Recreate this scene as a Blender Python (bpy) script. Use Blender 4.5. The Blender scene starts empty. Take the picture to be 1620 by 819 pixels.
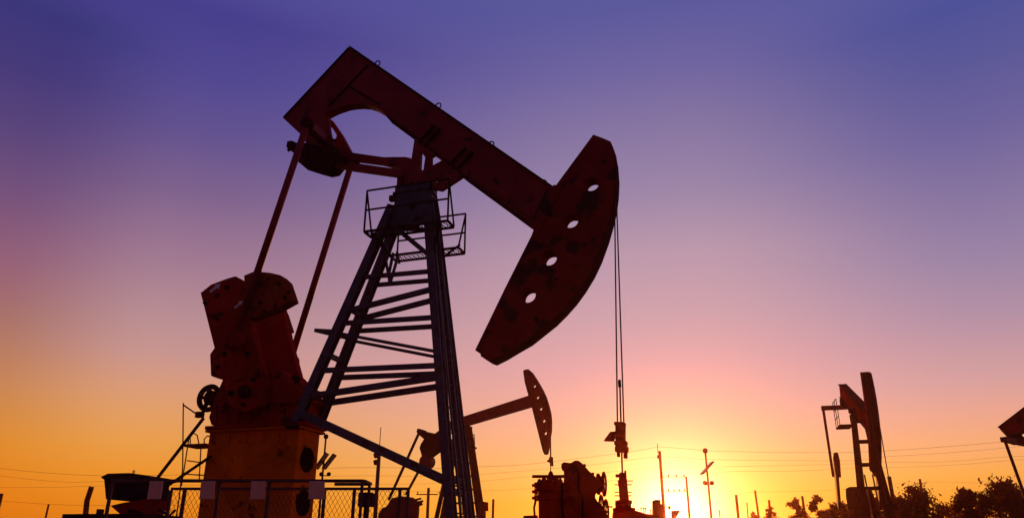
import bpy, bmesh, math, random
from mathutils import Vector, Matrix
from mathutils.geometry import tessellate_polygon
random.seed(7)
SC = bpy.context.scene
COL = SC.collection
R = math.radians

# ------------------------------------------------------------------ camera
F_PX = 1175.0            # focal length in pixels of the 1620 wide photograph
PITCH = R(21.4)
EYE = 1.3
cam = bpy.data.cameras.new('camera')
cam.sensor_width = 36.0
cam.lens = F_PX / 1620 * 36
cam.clip_start = 0.1
cam.clip_end = 9000
camo = bpy.data.objects.new('camera', cam)
COL.objects.link(camo)
camo.location = (0, 0, EYE)
camo.rotation_euler = (math.pi / 2 + PITCH, 0, 0)
SC.camera = camo

# ------------------------------------------------------------------ sun, sky, exposure
SUN_AZ = R(11.9)         # clockwise from +Y
SUN_EL = R(2.0)
SC.view_settings.view_transform = 'Standard'
SC.view_settings.look = 'None'
SC.view_settings.exposure = 0.0
SC.view_settings.gamma = 1.0
SUN_DIR = Vector((math.sin(SUN_AZ) * math.cos(SUN_EL), math.cos(SUN_AZ) * math.cos(SUN_EL), math.sin(SUN_EL)))
sl = bpy.data.lights.new('sun', 'SUN')
sl.energy = 2.6
sl.angle = R(0.53)
sl.color = (1.0, 0.34, 0.06)
so = bpy.data.objects.new('sun', sl)
COL.objects.link(so)
so.rotation_euler = (-SUN_DIR).to_track_quat('-Z', 'Y').to_euler()


def lin(c):
    return tuple(((v / 255) / 12.92 if v / 255 <= 0.04045 else ((v / 255 + 0.055) / 1.055) ** 2.4) for v in c)


def sky_z(px, py):
    xc = (px - 810) / F_PX
    yc = (409.5 - py) / F_PX
    d = Vector((xc, math.cos(PITCH) - yc * math.sin(PITCH), math.sin(PITCH) + yc * math.cos(PITCH))).normalized()
    return d.z


W = bpy.data.worlds.new('World')
SC.world = W
W.use_nodes = True
nt = W.node_tree
for n in list(nt.nodes):
    nt.nodes.remove(n)
N = nt.nodes.new
L = nt.links.new


def mth(op, a, b=None, clamp=False):
    n = N('ShaderNodeMath')
    n.operation = op
    n.use_clamp = clamp
    for i, x in enumerate((a, b)):
        if x is None:
            continue
        if isinstance(x, (int, float)):
            n.inputs[i].default_value = x
        else:
            L(x, n.inputs[i])
    return n.outputs[0]


def wramp(fac, stops):
    n = N('ShaderNodeValToRGB')
    cr = n.color_ramp
    cr.interpolation = 'LINEAR'
    stops = sorted(stops, key=lambda s: s[0])
    cr.elements[0].position = stops[0][0]
    cr.elements[0].color = (*stops[0][1], 1)
    cr.elements[1].position = stops[-1][0]
    cr.elements[1].color = (*stops[-1][1], 1)
    for p, c in stops[1:-1]:
        e = cr.elements.new(p)
        e.color = (*c, 1)
    L(fac, n.inputs[0])
    return n.outputs[0]


tc = N('ShaderNodeTexCoord')
sep = N('ShaderNodeSeparateXYZ')
L(tc.outputs['Generated'], sep.inputs[0])
dx, dy, dz = sep.outputs
hor = mth('SQRT', mth('ADD', mth('ADD', mth('MULTIPLY', dx, dx), mth('MULTIPLY', dy, dy)), 1e-6))
caz = mth('DIVIDE', mth('ADD', mth('MULTIPLY', dx, math.sin(SUN_AZ)), mth('MULTIPLY', dy, math.cos(SUN_AZ))), hor)
az = mth('ARCCOSINE', mth('MINIMUM', mth('MAXIMUM', caz, -0.9999), 0.9999))
side = mth('SUBTRACT', mth('MULTIPLY', dx, math.cos(SUN_AZ)), mth('MULTIPLY', dy, math.sin(SUN_AZ)))  # >0 right of the sun
zc = mth('MAXIMUM', dz, 0.0)


def ztab(x, tab):
    return [(sky_z(x, y), lin(c)) for y, c in tab]


colA = ztab(1080, [(0, (90, 88, 156)), (100, (110, 100, 160)), (200, (134, 117, 162)), (300, (155, 134, 168)), (400, (186, 153, 172)),
                   (500, (204, 162, 172)), (580, (224, 167, 169)), (640, (234, 174, 160)), (700, (242, 182, 138)), (750, (250, 190, 100)), (800, (250, 188, 60))])
colB = ztab(20, [(0, (57, 53, 122)), (100, (68, 56, 122)), (200, (88, 67, 123)), (300, (114, 80, 124)), (400, (144, 94, 120)), (450, (156, 102, 113)),
                 (500, (166, 112, 104)), (600, (196, 130, 84)), (650, (210, 136, 62)), (700, (224, 138, 36)), (800, (236, 128, 8))]) + ztab(170, [(0, (68, 60, 136))])
colC = ztab(270, [(0, (70, 61, 140)), (100, (79, 70, 145)), (200, (97, 81, 143)), (300, (126, 98, 141)), (400, (158, 120, 146)), (500, (184, 142, 148)),
                  (560, (200, 150, 144)), (600, (214, 155, 128)), (650, (227, 160, 104)), (700, (235, 160, 74)), (750, (240, 152, 44)), (800, (240, 142, 24))]) + ztab(520, [(0, (80, 74, 150))])
colR = ztab(1540, [(0, (76, 80, 152)), (100, (90, 88, 152)), (200, (108, 98, 156)), (300, (130, 114, 160)), (400, (150, 130, 166)),
                   (500, (176, 144, 166)), (600, (210, 160, 160)), (650, (232, 166, 146)), (700, (244, 172, 118)), (750, (248, 172, 76)), (800, (244, 160, 40))]) + ztab(1330, [(0, (84, 86, 156))])
colE = [(0.0, (0.19, 0.050, 0.026)), (0.12, (0.15, 0.045, 0.045)), (0.35, (0.07, 0.05, 0.10)), (0.7, (0.05, 0.045, 0.14)), (1.0, (0.05, 0.05, 0.16))]
cC = wramp(zc, colC)
cA, cB, cR, cE = wramp(zc, colA), wramp(zc, colB), wramp(zc, colR), wramp(zc, colE)


def mixc(f, a, b):
    n = N('ShaderNodeMix')
    n.data_type = 'RGBA'
    L(f, n.inputs[0])
    L(a, n.inputs[6])
    L(b, n.inputs[7])
    return n.outputs[2]


def smooth(x, a, b):
    n = N('ShaderNodeMapRange')
    n.interpolation_type = 'SMOOTHSTEP'
    n.inputs['From Min'].default_value = a
    n.inputs['From Max'].default_value = b
    L(x, n.inputs[0])
    return n.outputs[0]


fl = smooth(az, R(2), R(38))
fl2 = smooth(az, R(38), R(49))
fr = smooth(az, R(2), R(24))
left = mixc(fl2, mixc(fl, cA, cC), cB)
right = mixc(fr, cA, cR)
sfac = smooth(side, -0.06, 0.06)
front = mixc(sfac, left, right)
allc = mixc(smooth(az, R(46), R(115)), front, cE)
# glow round the sun
vd = N('ShaderNodeVectorMath')
vd.operation = 'DOT_PRODUCT'
vn = N('ShaderNodeVectorMath')
vn.operation = 'NORMALIZE'
L(tc.outputs['Generated'], vn.inputs[0])
L(vn.outputs[0], vd.inputs[0])
vd.inputs[1].default_value = SUN_DIR
ang = mth('ARCCOSINE', mth('MINIMUM', vd.outputs['Value'], 0.99999))


def glow(sigma, power, col, amp):
    e = mth('EXPONENT', mth('MULTIPLY', mth('POWER', mth('DIVIDE', ang, R(sigma)), power), -1.0))
    n = N('ShaderNodeMix')
    n.data_type = 'RGBA'
    L(e, n.inputs[0])
    n.inputs[6].default_value = (0, 0, 0, 1)
    n.inputs[7].default_value = (col[0] * amp, col[1] * amp, col[2] * amp, 1)
    return n.outputs[2]


def addc(a, b):
    n = N('ShaderNodeMix')
    n.data_type = 'RGBA'
    n.blend_type = 'ADD'
    n.inputs[0].default_value = 1
    L(a, n.inputs[6])
    L(b, n.inputs[7])
    return n.outputs[2]


tot = addc(allc, glow(4.5, 1.7, (1.0, 0.75, 0.38), 0.65))
tot = addc(tot, glow(2.9, 2.0, (1.0, 0.95, 0.85), 1.3))
tot = addc(tot, glow(8.0, 2.6, (0.22, 0.20, 0.0), 1.0))
sk = N('ShaderNodeTexSky')
sk.sky_type = 'NISHITA'
sk.sun_disc = False
sk.sun_elevation = SUN_EL
sk.sun_rotation = SUN_AZ
bg = N('ShaderNodeBackground')
bg.inputs[1].default_value = 1.0
L(tot, bg.inputs[0])
bg2 = N('ShaderNodeBackground')
bg2.inputs[1].default_value = 0.004
L(sk.outputs[0], bg2.inputs[0])
ad = N('ShaderNodeAddShader')
L(bg.outputs[0], ad.inputs[0])
L(bg2.outputs[0], ad.inputs[1])
wo = N('ShaderNodeOutputWorld')
L(ad.outputs[0], wo.inputs[0])


# ------------------------------------------------------------------ materials
def mat(name, col, rough=0.6, metal=0.0, vary=0.35, scale=3.0, bump=0.15, spots=None, spot_amt=0.5, translucent=0.0, spec=0.0):
    m = bpy.data.materials.new(name)
    m.use_nodes = True
    t = m.node_tree
    b = t.nodes['Principled BSDF']
    b.inputs['Roughness'].default_value = rough
    b.inputs['Metallic'].default_value = metal
    b.inputs['Specular IOR Level'].default_value = spec
    c = t.nodes.new('ShaderNodeTexCoord')
    n1 = t.nodes.new('ShaderNodeTexNoise')
    n1.inputs['Scale'].default_value = scale
    n1.inputs['Detail'].default_value = 8
    n1.inputs['Roughness'].default_value = 0.65
    t.links.new(c.outputs['Object'], n1.inputs['Vector'])
    r = t.nodes.new('ShaderNodeValToRGB')
    e = r.color_ramp.elements
    e[0].position = 0.3
    e[0].color = (*[v * (1 - vary) for v in col], 1)
    e[1].position = 0.7
    e[1].color = (*[min(1, v * (1 + vary)) for v in col], 1)
    t.links.new(n1.outputs[0], r.inputs[0])
    out = r.outputs[0]
    if spots:
        n2 = t.nodes.new('ShaderNodeTexNoise')
        n2.inputs['Scale'].default_value = scale * 1.7
        n2.inputs['Detail'].default_value = 6
        t.links.new(c.outputs['Object'], n2.inputs['Vector'])
        r2 = t.nodes.new('ShaderNodeValToRGB')
        p = 0.68 - 0.2 * spot_amt
        r2.color_ramp.elements[0].position = p
        r2.color_ramp.elements[1].position = p + 0.06
        t.links.new(n2.outputs[0], r2.inputs[0])
        mx = t.nodes.new('ShaderNodeMix')
        mx.data_type = 'RGBA'
        t.links.new(r2.outputs[0], mx.inputs[0])
        t.links.new(out, mx.inputs[6])
        mx.inputs[7].default_value = (*spots, 1)
        out = mx.outputs[2]
    t.links.new(out, b.inputs['Base Color'])
    if bump:
        n3 = t.nodes.new('ShaderNodeTexNoise')
        n3.inputs['Scale'].default_value = scale * 8
        n3.inputs['Detail'].default_value = 4
        t.links.new(c.outputs['Object'], n3.inputs['Vector'])
        bp = t.nodes.new('ShaderNodeBump')
        bp.inputs['Strength'].default_value = bump
        bp.inputs['Distance'].default_value = 0.02
        t.links.new(n3.outputs[0], bp.inputs['Height'])
        t.links.new(bp.outputs[0], b.inputs['Normal'])
    if translucent:
        tr = t.nodes.new('ShaderNodeBsdfTranslucent')
        t.links.new(out, tr.inputs[0])
        ms = t.nodes.new('ShaderNodeMixShader')
        ms.inputs[0].default_value = translucent
        t.links.new(b.outputs[0], ms.inputs[1])
        t.links.new(tr.outputs[0], ms.inputs[2])
        t.links.new(ms.outputs[0], t.nodes['Material Output'].inputs[0])
    return m


M = dict(
    red=mat('red_paint', (0.24, 0.015, 0.020), 0.6, spec=0.12, spots=(0.06, 0.014, 0.010), spot_amt=0.3, scale=1.6),
    head=mat('worn_red_paint', (0.23, 0.015, 0.018), 0.6, spots=(0.045, 0.014, 0.014), spot_amt=0.75, scale=1.1),
    crank=mat('crank_red_paint', (0.36, 0.017, 0.014), 0.6, spots=(0.12, 0.012, 0.01), spot_amt=0.5, scale=2.0),
    orange=mat('orange_paint', (0.75, 0.125, 0.005), 0.65, spots=(0.22, 0.03, 0.008), spot_amt=0.4, scale=1.8),
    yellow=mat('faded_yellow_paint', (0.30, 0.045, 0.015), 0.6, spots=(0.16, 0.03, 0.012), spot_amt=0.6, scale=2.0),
    blue=mat('blue_grey_paint', (0.076, 0.066, 0.090), 0.55, spec=0.12, spots=(0.07, 0.03, 0.03), spot_amt=0.5, scale=3.0),
    dark=mat('dark_greasy_steel', (0.045, 0.012, 0.012), 0.9, 0.0, scale=4),
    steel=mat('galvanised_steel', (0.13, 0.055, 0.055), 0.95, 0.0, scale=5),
    rod=mat('bare_steel_rod', (0.18, 0.05, 0.04), 0.4, 0.6, scale=6),
    cable=mat('wire_rope', (0.09, 0.03, 0.03), 0.6, 0.4, scale=20),
    plate=mat('pink_white_plate', (0.95, 0.42, 0.30), 0.7, scale=6, vary=0.12),
    white=mat('white_paint', (0.75, 0.7, 0.68), 0.7, scale=6, vary=0.15),
    valve=mat('red_paint_with_sun_glare', (0.62, 0.035, 0.008), 0.6, spots=(0.3, 0.02, 0.01), spot_amt=0.4, scale=2.5),  # red paint, brightened in the colour to imitate glare near the sun
    wood=mat('weathered_pole', (0.20, 0.045, 0.02), 0.85, scale=6),
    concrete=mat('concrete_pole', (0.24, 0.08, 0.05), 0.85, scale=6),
    box=mat('dark_box_paint', (0.035, 0.014, 0.024), 0.6, scale=4),
    hole_shade=mat('painted_hole_shade', (0.004, 0.002, 0.002), 1.0, scale=4, bump=0),  # near-black colour painting the shade inside the pedestal holes
    panel=mat('solar_glass', (0.03, 0.015, 0.03), 0.25, 0.0, spec=0.3, scale=4, bump=0),
    leaf=mat('leaf', (0.24, 0.048, 0.012), 0.7, scale=2.5, bump=0, translucent=0.45),
    bark=mat('bark', (0.09, 0.04, 0.025), 0.9, scale=8),
    ground=mat('oilfield_dirt', (0.09, 0.045, 0.025), 0.95, scale=0.4, vary=0.4, bump=0.5),
)

# ------------------------------------------------------------------ pixel rays into upright planes


def ray(px, py):
    xc = (px - 810) / F_PX
    yc = (409.5 - py) / F_PX
    return Vector((xc, math.cos(PITCH) - yc * math.sin(PITCH), math.sin(PITCH) + yc * math.cos(PITCH)))


class Frame:
    """a place on the ground with its own heading: local x along u, local y along v (away), z up"""

    def __init__(s, x, y, rot=0.0):
        s.o = Vector((x, y, 0))
        s.rot = rot
        s.m = Matrix.Rotation(rot, 3, 'Z')
        s.mi = s.m.transposed()
        s.c = s.mi @ (Vector((0, 0, EYE)) - s.o)

    @classmethod
    def at(cls, px, Y, rot=0.0):
        d = ray(px, 869)
        return cls(d.x / d.y * Y, Y, rot)

    def p(s, px, py, v=0.0):
        """local point where the sight line through (px, py) crosses the upright plane y = v"""
        d = s.mi @ ray(px, py)
        t = (v - s.c.y) / d.y
        return s.c + d * t

    def uz(s, pts, v=0.0):
        return [(q.x, q.z) for q in (s.p(a, b, v) for a, b in pts)]


# ------------------------------------------------------------------ mesh helpers
UPV = Vector((0, 1, 0))


def B():
    return bmesh.new()


def prism(bm, uz, v0, v1, holes=()):
    loops = [list(uz)] + [list(h) for h in holes]
    flat = [p for lp in loops for p in lp]
    tris = tessellate_polygon([[Vector((a, b, 0)) for a, b in lp] for lp in loops])
    A = [bm.verts.new((a, v0, b)) for a, b in flat]
    Z = [bm.verts.new((a, v1, b)) for a, b in flat]
    for t in tris:
        try:
            bm.faces.new([A[i] for i in t])
            bm.faces.new([Z[i] for i in reversed(t)])
        except ValueError:
            pass
    k = 0
    for lp in loops:
        n = len(lp)
        for i in range(n):
            a, b = k + i, k + (i + 1) % n
            bm.faces.new([A[a], A[b], Z[b], Z[a]])
        k += n


def axes(d, up=Vector((0, 0, 1))):
    d = d.normalized()
    if abs(d.dot(up)) > 0.98:
        up = Vector((0, 1, 0))
    s = d.cross(up).normalized()
    return d, s, s.cross(d).normalized()


def bar(bm, p, q, w, h=None, up=Vector((0, 0, 1))):
    """rectangular bar: w across (sideways), h in the upward sense"""
    h = w if h is None else h
    p, q = Vector(p), Vector(q)
    d, s, u = axes(q - p, up)
    vs = []
    for c in (p, q):
        for a, b in ((-1, -1), (1, -1), (1, 1), (-1, 1)):
            vs.append(bm.verts.new(c + s * (a * w / 2) + u * (b * h / 2)))
    for f in ((3, 2, 1, 0), (4, 5, 6, 7), (0, 1, 5, 4), (1, 2, 6, 5), (2, 3, 7, 6), (3, 0, 4, 7)):
        bm.faces.new([vs[i] for i in f])


def ibeam(bm, p, q, w, h, t=0.02, up=Vector((0, 0, 1))):
    """a rolled H section: two flanges joined by a web, one closed piece"""
    p, q = Vector(p), Vector(q)
    d, s, u = axes(q - p, up)
    a, b, c = w / 2, h / 2, t / 2
    prof = [(-a, -b), (a, -b), (a, -b + t), (c, -b + t), (c, b - t), (a, b - t), (a, b), (-a, b), (-a, b - t), (-c, b - t), (-c, -b + t), (-a, -b + t)]
    P0 = [bm.verts.new(p + s * x + u * y) for x, y in prof]
    P1 = [bm.verts.new(q + s * x + u * y) for x, y in prof]
    n = len(prof)
    for k in range(n):
        bm.faces.new([P0[k], P0[(k + 1) % n], P1[(k + 1) % n], P1[k]])
    for R_, fl_ in ((P0, 0), (P1, 1)):
        for f in ((0, 1, 2, 3, 10, 11), (3, 4, 9, 10), (4, 5, 6, 7, 8, 9)):
            bm.faces.new([R_[i] for i in (f if fl_ else f[::-1])])


def box(bm, x0, x1, y0, y1, z0, z1):
    bar(bm, ((x0 + x1) / 2, (y0 + y1) / 2, z0), ((x0 + x1) / 2, (y0 + y1) / 2, z1), abs(x1 - x0), abs(y1 - y0), Vector((0, 1, 0)))


def tube(bm, pts, r, n=8, r2=None, closed=False):
    pts = [Vector(p) for p in pts]
    m = len(pts)
    rings = []
    ref = None
    for i, p in enumerate(pts):
        if closed:
            d = pts[(i + 1) % m] - pts[i - 1]
        else:
            d = pts[min(i + 1, m - 1)] - pts[max(i - 1, 0)]
        d, s, u = axes(d, ref if ref is not None else Vector((0, 0, 1)))
        ref = u
        rr = r if r2 is None else r + (r2 - r) * i / max(1, m - 1)
        rings.append([bm.verts.new(p + (s * math.cos(a) + u * math.sin(a)) * rr) for a in (2 * math.pi * k / n for k in range(n))])
    for i in range(m if closed else m - 1):
        a, b = rings[i], rings[(i + 1) % m]
        for k in range(n):
            bm.faces.new([a[k], a[(k + 1) % n], b[(k + 1) % n], b[k]])
    if not closed:
        bm.faces.new(list(reversed(rings[0])))
        bm.faces.new(rings[-1])


def ring(bm, c, axis, rad, r, n=24, m=6, squash=1.0):
    c = Vector(c)
    d, s, u = axes(Vector(axis))
    tube(bm, [c + s * math.cos(a) * rad + u * math.sin(a) * rad * squash for a in (2 * math.pi * k / n for k in range(n))], r, m, closed=True)


def lathe(bm, c, axis, prof, n=20):
    """prof: (distance along axis, radius)"""
    c = Vector(c)
    d, s, u = axes(Vector(axis))
    rings = []
    for h, r in prof:
        rings.append([bm.verts.new(c + d * h + (s * math.cos(a) + u * math.sin(a)) * r) for a in (2 * math.pi * k / n for k in range(n))])
    for a, b in zip(rings, rings[1:]):
        for k in range(n):
            bm.faces.new([a[k], a[(k + 1) % n], b[(k + 1) % n], b[k]])
    bm.faces.new(list(reversed(rings[0])))
    bm.faces.new(rings[-1])


def circ(c, r, n=20, ry=None):
    ry = ry or r
    return [(c[0] + r * math.cos(2 * math.pi * k / n), c[1] + ry * math.sin(2 * math.pi * k / n)) for k in range(n)]


def obj(name, bm, m, parent=None, smooth=False, bevel=0.0):
    bmesh.ops.recalc_face_normals(bm, faces=bm.faces)
    me = bpy.data.meshes.new(name)
    bm.to_mesh(me)
    bm.free()
    me.materials.append(M[m] if isinstance(m, str) else m)
    if smooth:
        for p in me.polygons:
            p.use_smooth = True
    o = bpy.data.objects.new(name, me)
    COL.objects.link(o)
    if parent is not None:
        o.parent = parent
    if bevel:
        b = o.modifiers.new('bevel', 'BEVEL')
        b.width = bevel
        b.segments = 2
        b.limit_method = 'ANGLE'
    return o


def split(name, bm, m, parent=None, smooth=False, bevel=0.0):
    """one object for each separate piece of bm"""
    bm.verts.ensure_lookup_table()
    bm.verts.index_update()
    seen, out = set(), []
    for v in bm.verts:
        if v.index in seen:
            continue
        st, comp = [v], []
        seen.add(v.index)
        while st:
            w = st.pop()
            comp.append(w)
            for e in w.link_edges:
                x = e.other_vert(w)
                if x.index not in seen:
                    seen.add(x.index)
                    st.append(x)
        nb = bmesh.new()
        mp = {w.index: nb.verts.new(w.co) for w in comp}
        fs = {f for w in comp for f in w.link_faces}
        for f in fs:
            nb.faces.new([mp[w.index] for w in f.verts])
        out.append(obj(name, nb, m, parent, smooth, bevel))
    bm.free()
    return out


def tag(o, label, cat, group=None, kind=None):
    if label:
        o['label'] = label
    if cat:
        o['category'] = cat
    if group:
        o['group'] = group
    if kind:
        o['kind'] = kind
    return o


def thing(name, fr, label, cat, group=None):
    o = bpy.data.objects.new(name, None)
    o.empty_display_size = 0.3
    COL.objects.link(o)
    o.location = fr.o
    o.rotation_euler = (0, 0, fr.rot)
    return tag(o, label, cat, group)


# ------------------------------------------------------------------ ground
bm = B()
g = 60
for i in range(g + 1):
    for j in range(g + 1):
        s = 3000
        x, y = (i / g * 2 - 1), (j / g * 2 - 1)
        x, y = math.copysign(abs(x) ** 2.2, x) * s, math.copysign(abs(y) ** 2.2, y) * s
        r = math.hypot(x, y)
        bm.verts.new((x, y, -0.03 * (0.5 + 0.5 * math.sin(x * 0.35) * math.cos(y * 0.27)) if r > 1 else 0))
bm.verts.ensure_lookup_table()
for i in range(g):
    for j in range(g):
        a = i * (g + 1) + j
        bm.faces.new([bm.verts[k] for k in (a, a + g + 1, a + g + 2, a + 1)])
tag(obj('ground', bm, 'ground'), None, None, kind='structure')

# ------------------------------------------------------------------ main pumpjack
ROT = -R(17.2)
FM = Frame(-2.05, 15.0, ROT)
PJ = thing('pumpjack', FM, 'largest oil pumpjack in the foreground, dark red beam and horsehead on a blue lattice tower', 'pumpjack', 'pumpjacks in the oil field')


def P(px, py, v=0.0):
    return FM.p(px, py, v)


# walking beam: a box girder, deeper at the tail, with an arch cut in its underside
BV = 0.13
arch = [(492, 220), (500, 200), (513, 181), (522, 176), (532, 171.5), (547, 166.5), (558, 165), (568, 164.3), (580, 165.2), (592, 169), (604, 176)]
beam = [(552, 75), (878, 299), (845, 358), (735, 278.5), (657, 217), (612, 184)] + arch[::-1] + [(476, 213), (448, 187)]
bm = B()
buz = FM.uz(beam, -BV)
prism(bm, buz, -BV, BV)
wb = obj('walking_beam', bm, 'red', PJ, bevel=0.008)


def strip(pts, w, t, m, name, parent, v=-BV, off=0.0):
    """flat flange plates following an edge of the beam"""
    bm = B()
    q = [Vector((a, 0, b)) for a, b in FM.uz(pts, v)]
    for a, b in zip(q, q[1:]):
        bar(bm, a, b, t, w, UPV)
    return obj(name, bm, m, parent)


strip([(554, 75), (877, 298)], 2 * BV + 0.10, 0.03, 'dark', 'top_flange', wb)
strip([(553, 76), (449, 187)], 2 * BV + 0.08, 0.03, 'dark', 'end_flange', wb)
strip([(844, 358), (735, 278.5), (657, 217), (612, 184)], 2 * BV + 0.10, 0.03, 'dark', 'bottom_flange', wb)
bm = B()
a, b = [P(x, y, -BV - 0.012) for x, y in ((582, 103), (520, 168))]
bar(bm, a, b, 0.05, 0.02, Vector((0, 1, 0)))
a, b = [P(x, y, -BV - 0.012) for x, y in ((552, 137), (600, 165))]
bar(bm, a, b, 0.04, 0.02, Vector((0, 1, 0)))
split('weld_seam', bm, 'dark', wb)
for a, b in (((662, 226), (688, 198)), ((671, 232), (696, 204)), ((712, 262), (737, 234)), ((724, 268), (748, 241))):
    bm = B()
    bar(bm, P(*a, -BV - 0.05), P(*b, -BV - 0.05), 0.03, 0.10, Vector((0, 1, 0)))
    split('stiffener', bm, 'dark', wb)
bm = B()
prism(bm, FM.uz([(752, 268), (764, 277), (839, 333), (838, 344), (760, 290)], -BV - 0.016), -BV - 0.03, -BV - 0.002)
obj('side_plate', bm, 'red', wb, bevel=0.005)
for x, y in ((597, 103), (693, 170), (776.5, 231), (859, 292)):
    bm = B()
    c = P(x, y - 2.0, 0)
    ring(bm, c, (0.15, 1, 0), 0.078, 0.016, 18, 6)
    obj('lifting_eye', bm, 'dark', wb, smooth=True)

# horsehead
HV = 0.19
head = [(938.5, 213), (955, 219), (966, 224), (970, 233), (972.5, 248), (974.5, 277), (973.5, 300), (971, 320), (967, 340), (958, 372), (946, 405),
        (934, 430), (920.5, 452), (906, 472), (890, 490), (873, 507), (854, 522), (834, 538), (813, 550), (793, 562), (775, 570.5), (770, 569),
        (760, 562.5), (761, 559), (751.5, 553.5), (797, 459.5), (841, 372), (845, 361), (877, 301), (878, 295)]
bm = B()
holes = []
for x, y in ((935.5, 291), (903, 349), (869, 408), (835.5, 466.5)):
    c = P(x, y, -HV)
    holes.append(circ((c.x, c.z), 0.158, 24))
prism(bm, FM.uz(head, -HV), -HV, HV, holes)
hh = obj('horse_head', bm, 'head', PJ)
bm = B()
q = [Vector((a, 0, b)) for a, b in FM.uz([(972.5, 249), (974.5, 277), (973.5, 300), (971, 320), (967, 340), (958, 372), (946, 405), (934, 430), (920.5, 452),
                                          (906, 472), (890, 490), (873, 507), (854, 522), (834, 538), (813, 550), (793, 562), (776, 570.5)], -HV)]
for a, b in zip(q, q[1:]):
    bar(bm, a, b, 0.012, 2 * HV + 0.05, UPV)
obj('arc_plate', bm, 'dark', hh)
bm = B()
for x, y, r in ((912, 389, 0.06), (955, 256, 0.045), (880, 441, 0.035), (848, 505, 0.05)):
    c = P(x, y, -HV)
    lathe(bm, c + Vector((0, 0.01, 0)), (0, -1, 0), [(0, r), (0.03, r), (0.04, r * 0.7)], 12)
split('bolt', bm, 'dark', hh)
bm = B()
prism(bm, FM.uz([(864, 300), (878, 292), (886, 300), (882, 312), (852, 368), (842, 362), (838, 353)], -HV - 0.02), -HV - 0.03, -HV - 0.002)
obj('joint_plate', bm, 'head', hh, bevel=0.005)

# bridle, carrier bar and polished rod
for (x0, y0, x1, y1, v) in ((972, 296, 976.8, 671, -0.12), (974.5, 290, 988, 700, 0.13)):
    bm = B()
    a = P(x0, y0, v)
    tube(bm, [P(x0 - 1, y0 - 12, v), a, P(x1, y1, v)], 0.014, 8)
    obj('bridle_cable', bm, 'cable', PJ, smooth=True)
bm = B()
tube(bm, [P(980.5, 600, 0), P(984.5, 748, 0)], 0.016, 8)
lathe(bm, P(980.5, 612, 0), (0, 0, 1), [(0, 0.03), (0.12, 0.03), (0.14, 0.02)], 10)
obj('polished_rod', bm, 'rod', PJ, smooth=True)


def boxes(fr, rects, v, half, name, m, parent, bevel=0.006):
    bm = B()
    for (x0, y0, x1, y1) in rects:
        q = fr.uz([(x0, y0), (x1, y0), (x1, y1), (x0, y1)], v)
        prism(bm, q, v - half, v + half)
    return obj(name, bm, m, parent, bevel=bevel)


boxes(FM, [(973, 668, 989, 673), (975, 673.2, 988.5, 697)], -0.02, 0.12, 'carrier_bar', 'valve', PJ)
boxes(FM, [(973, 697.5, 992, 704), (974, 706, 993.5, 714.5)], -0.02, 0.10, 'rod_clamp', 'valve', PJ)
for r_ in ((977, 704.3, 991, 705.7), (976.5, 715, 980.5, 722), (987, 715, 992.5, 724.5)):
    boxes(FM, [r_], -0.02, 0.05, 'clamp_bolt', 'valve', PJ, 0)
bm = B()
prism(bm, FM.uz([(955.5, 697), (966, 683), (975, 682), (970.5, 697.5)], -0.05), -0.10, 0.02)
prism(bm, FM.uz([(966, 683.2), (975.8, 681.5), (976, 686), (970, 689)], -0.03), -0.05, 0.03)
obj('load_sensor', bm, 'valve', PJ, bevel=0.004)

# saddle between tower and beam
bm = B()
sad = [(656, 216), (650.5, 253), (636, 262), (629, 270), (627, 296), (690, 299), (698, 300.5), (731, 279), (744, 274), (738, 255), (714, 243), (702, 253), (687, 243), (690, 232), (672, 222)]
h1 = [(665.6, 240), (672.5, 248.6), (669.6, 269), (664.3, 268.5)]
prism(bm, FM.uz(sad, -0.16), -0.16, -0.05, [FM.uz(h1, -0.16), FM.uz([(682.3, 247), (687, 244.8), (700, 253.2), (682.3, 262.5)], -0.16),
                                          FM.uz([(680, 287), (683, 284.5), (686.5, 287), (684.5, 291), (681, 291)], -0.16),
                                          FM.uz([(688, 283), (692.5, 281), (691.5, 288), (688.5, 288)], -0.16),
                                          FM.uz([(695.5, 281), (702, 275.5), (702.5, 277.5), (697, 282.5)], -0.16)])
sd = obj('saddle_bearing', bm, 'red', PJ, bevel=0.006)
bm = B()
c = P(676, 276, 0)
lathe(bm, c + Vector((0, -0.04, -0.05)), (0, 1, 0), [(0, 0.06), (0.02, 0.09), (0.34, 0.09), (0.36, 0.06)], 20)
box(bm, c.x - 0.35, c.x + 0.1, -0.04, 0.2, c.z - 0.35, c.z - 0.08)
obj('bearing_shaft', bm, 'dark', sd, smooth=False)
bm = B()
for x, y in ((637, 292), (652, 293), (667, 294), (682, 295), (728, 280), (742, 276)):
    c = P(x, y, -0.2)
    lathe(bm, c, (0, 0, 1), [(-0.06, 0.018), (0.05, 0.018), (0.05, 0.03), (0.09, 0.03)], 6)
split('anchor_bolt', bm, 'dark', sd)

# tower -----------------------------------------------------------------------------
def face_v(z):
    return 0.56 - 0.043 * z          # half spread of the two tower faces


def TP(px, py, sgn=-1):
    """a point on the leaning near (sgn -1) tower face"""
    z = 5.0
    for _ in range(12):
        q = FM.p(px, py, sgn * face_v(z))
        z = q.z
    return q


def mirror(q):
    return Vector((q.x, -q.y, q.z))


def extend(a, b, z):
    t = (z - a.z) / (b.z - a.z)
    return a + (b - a) * t


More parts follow.
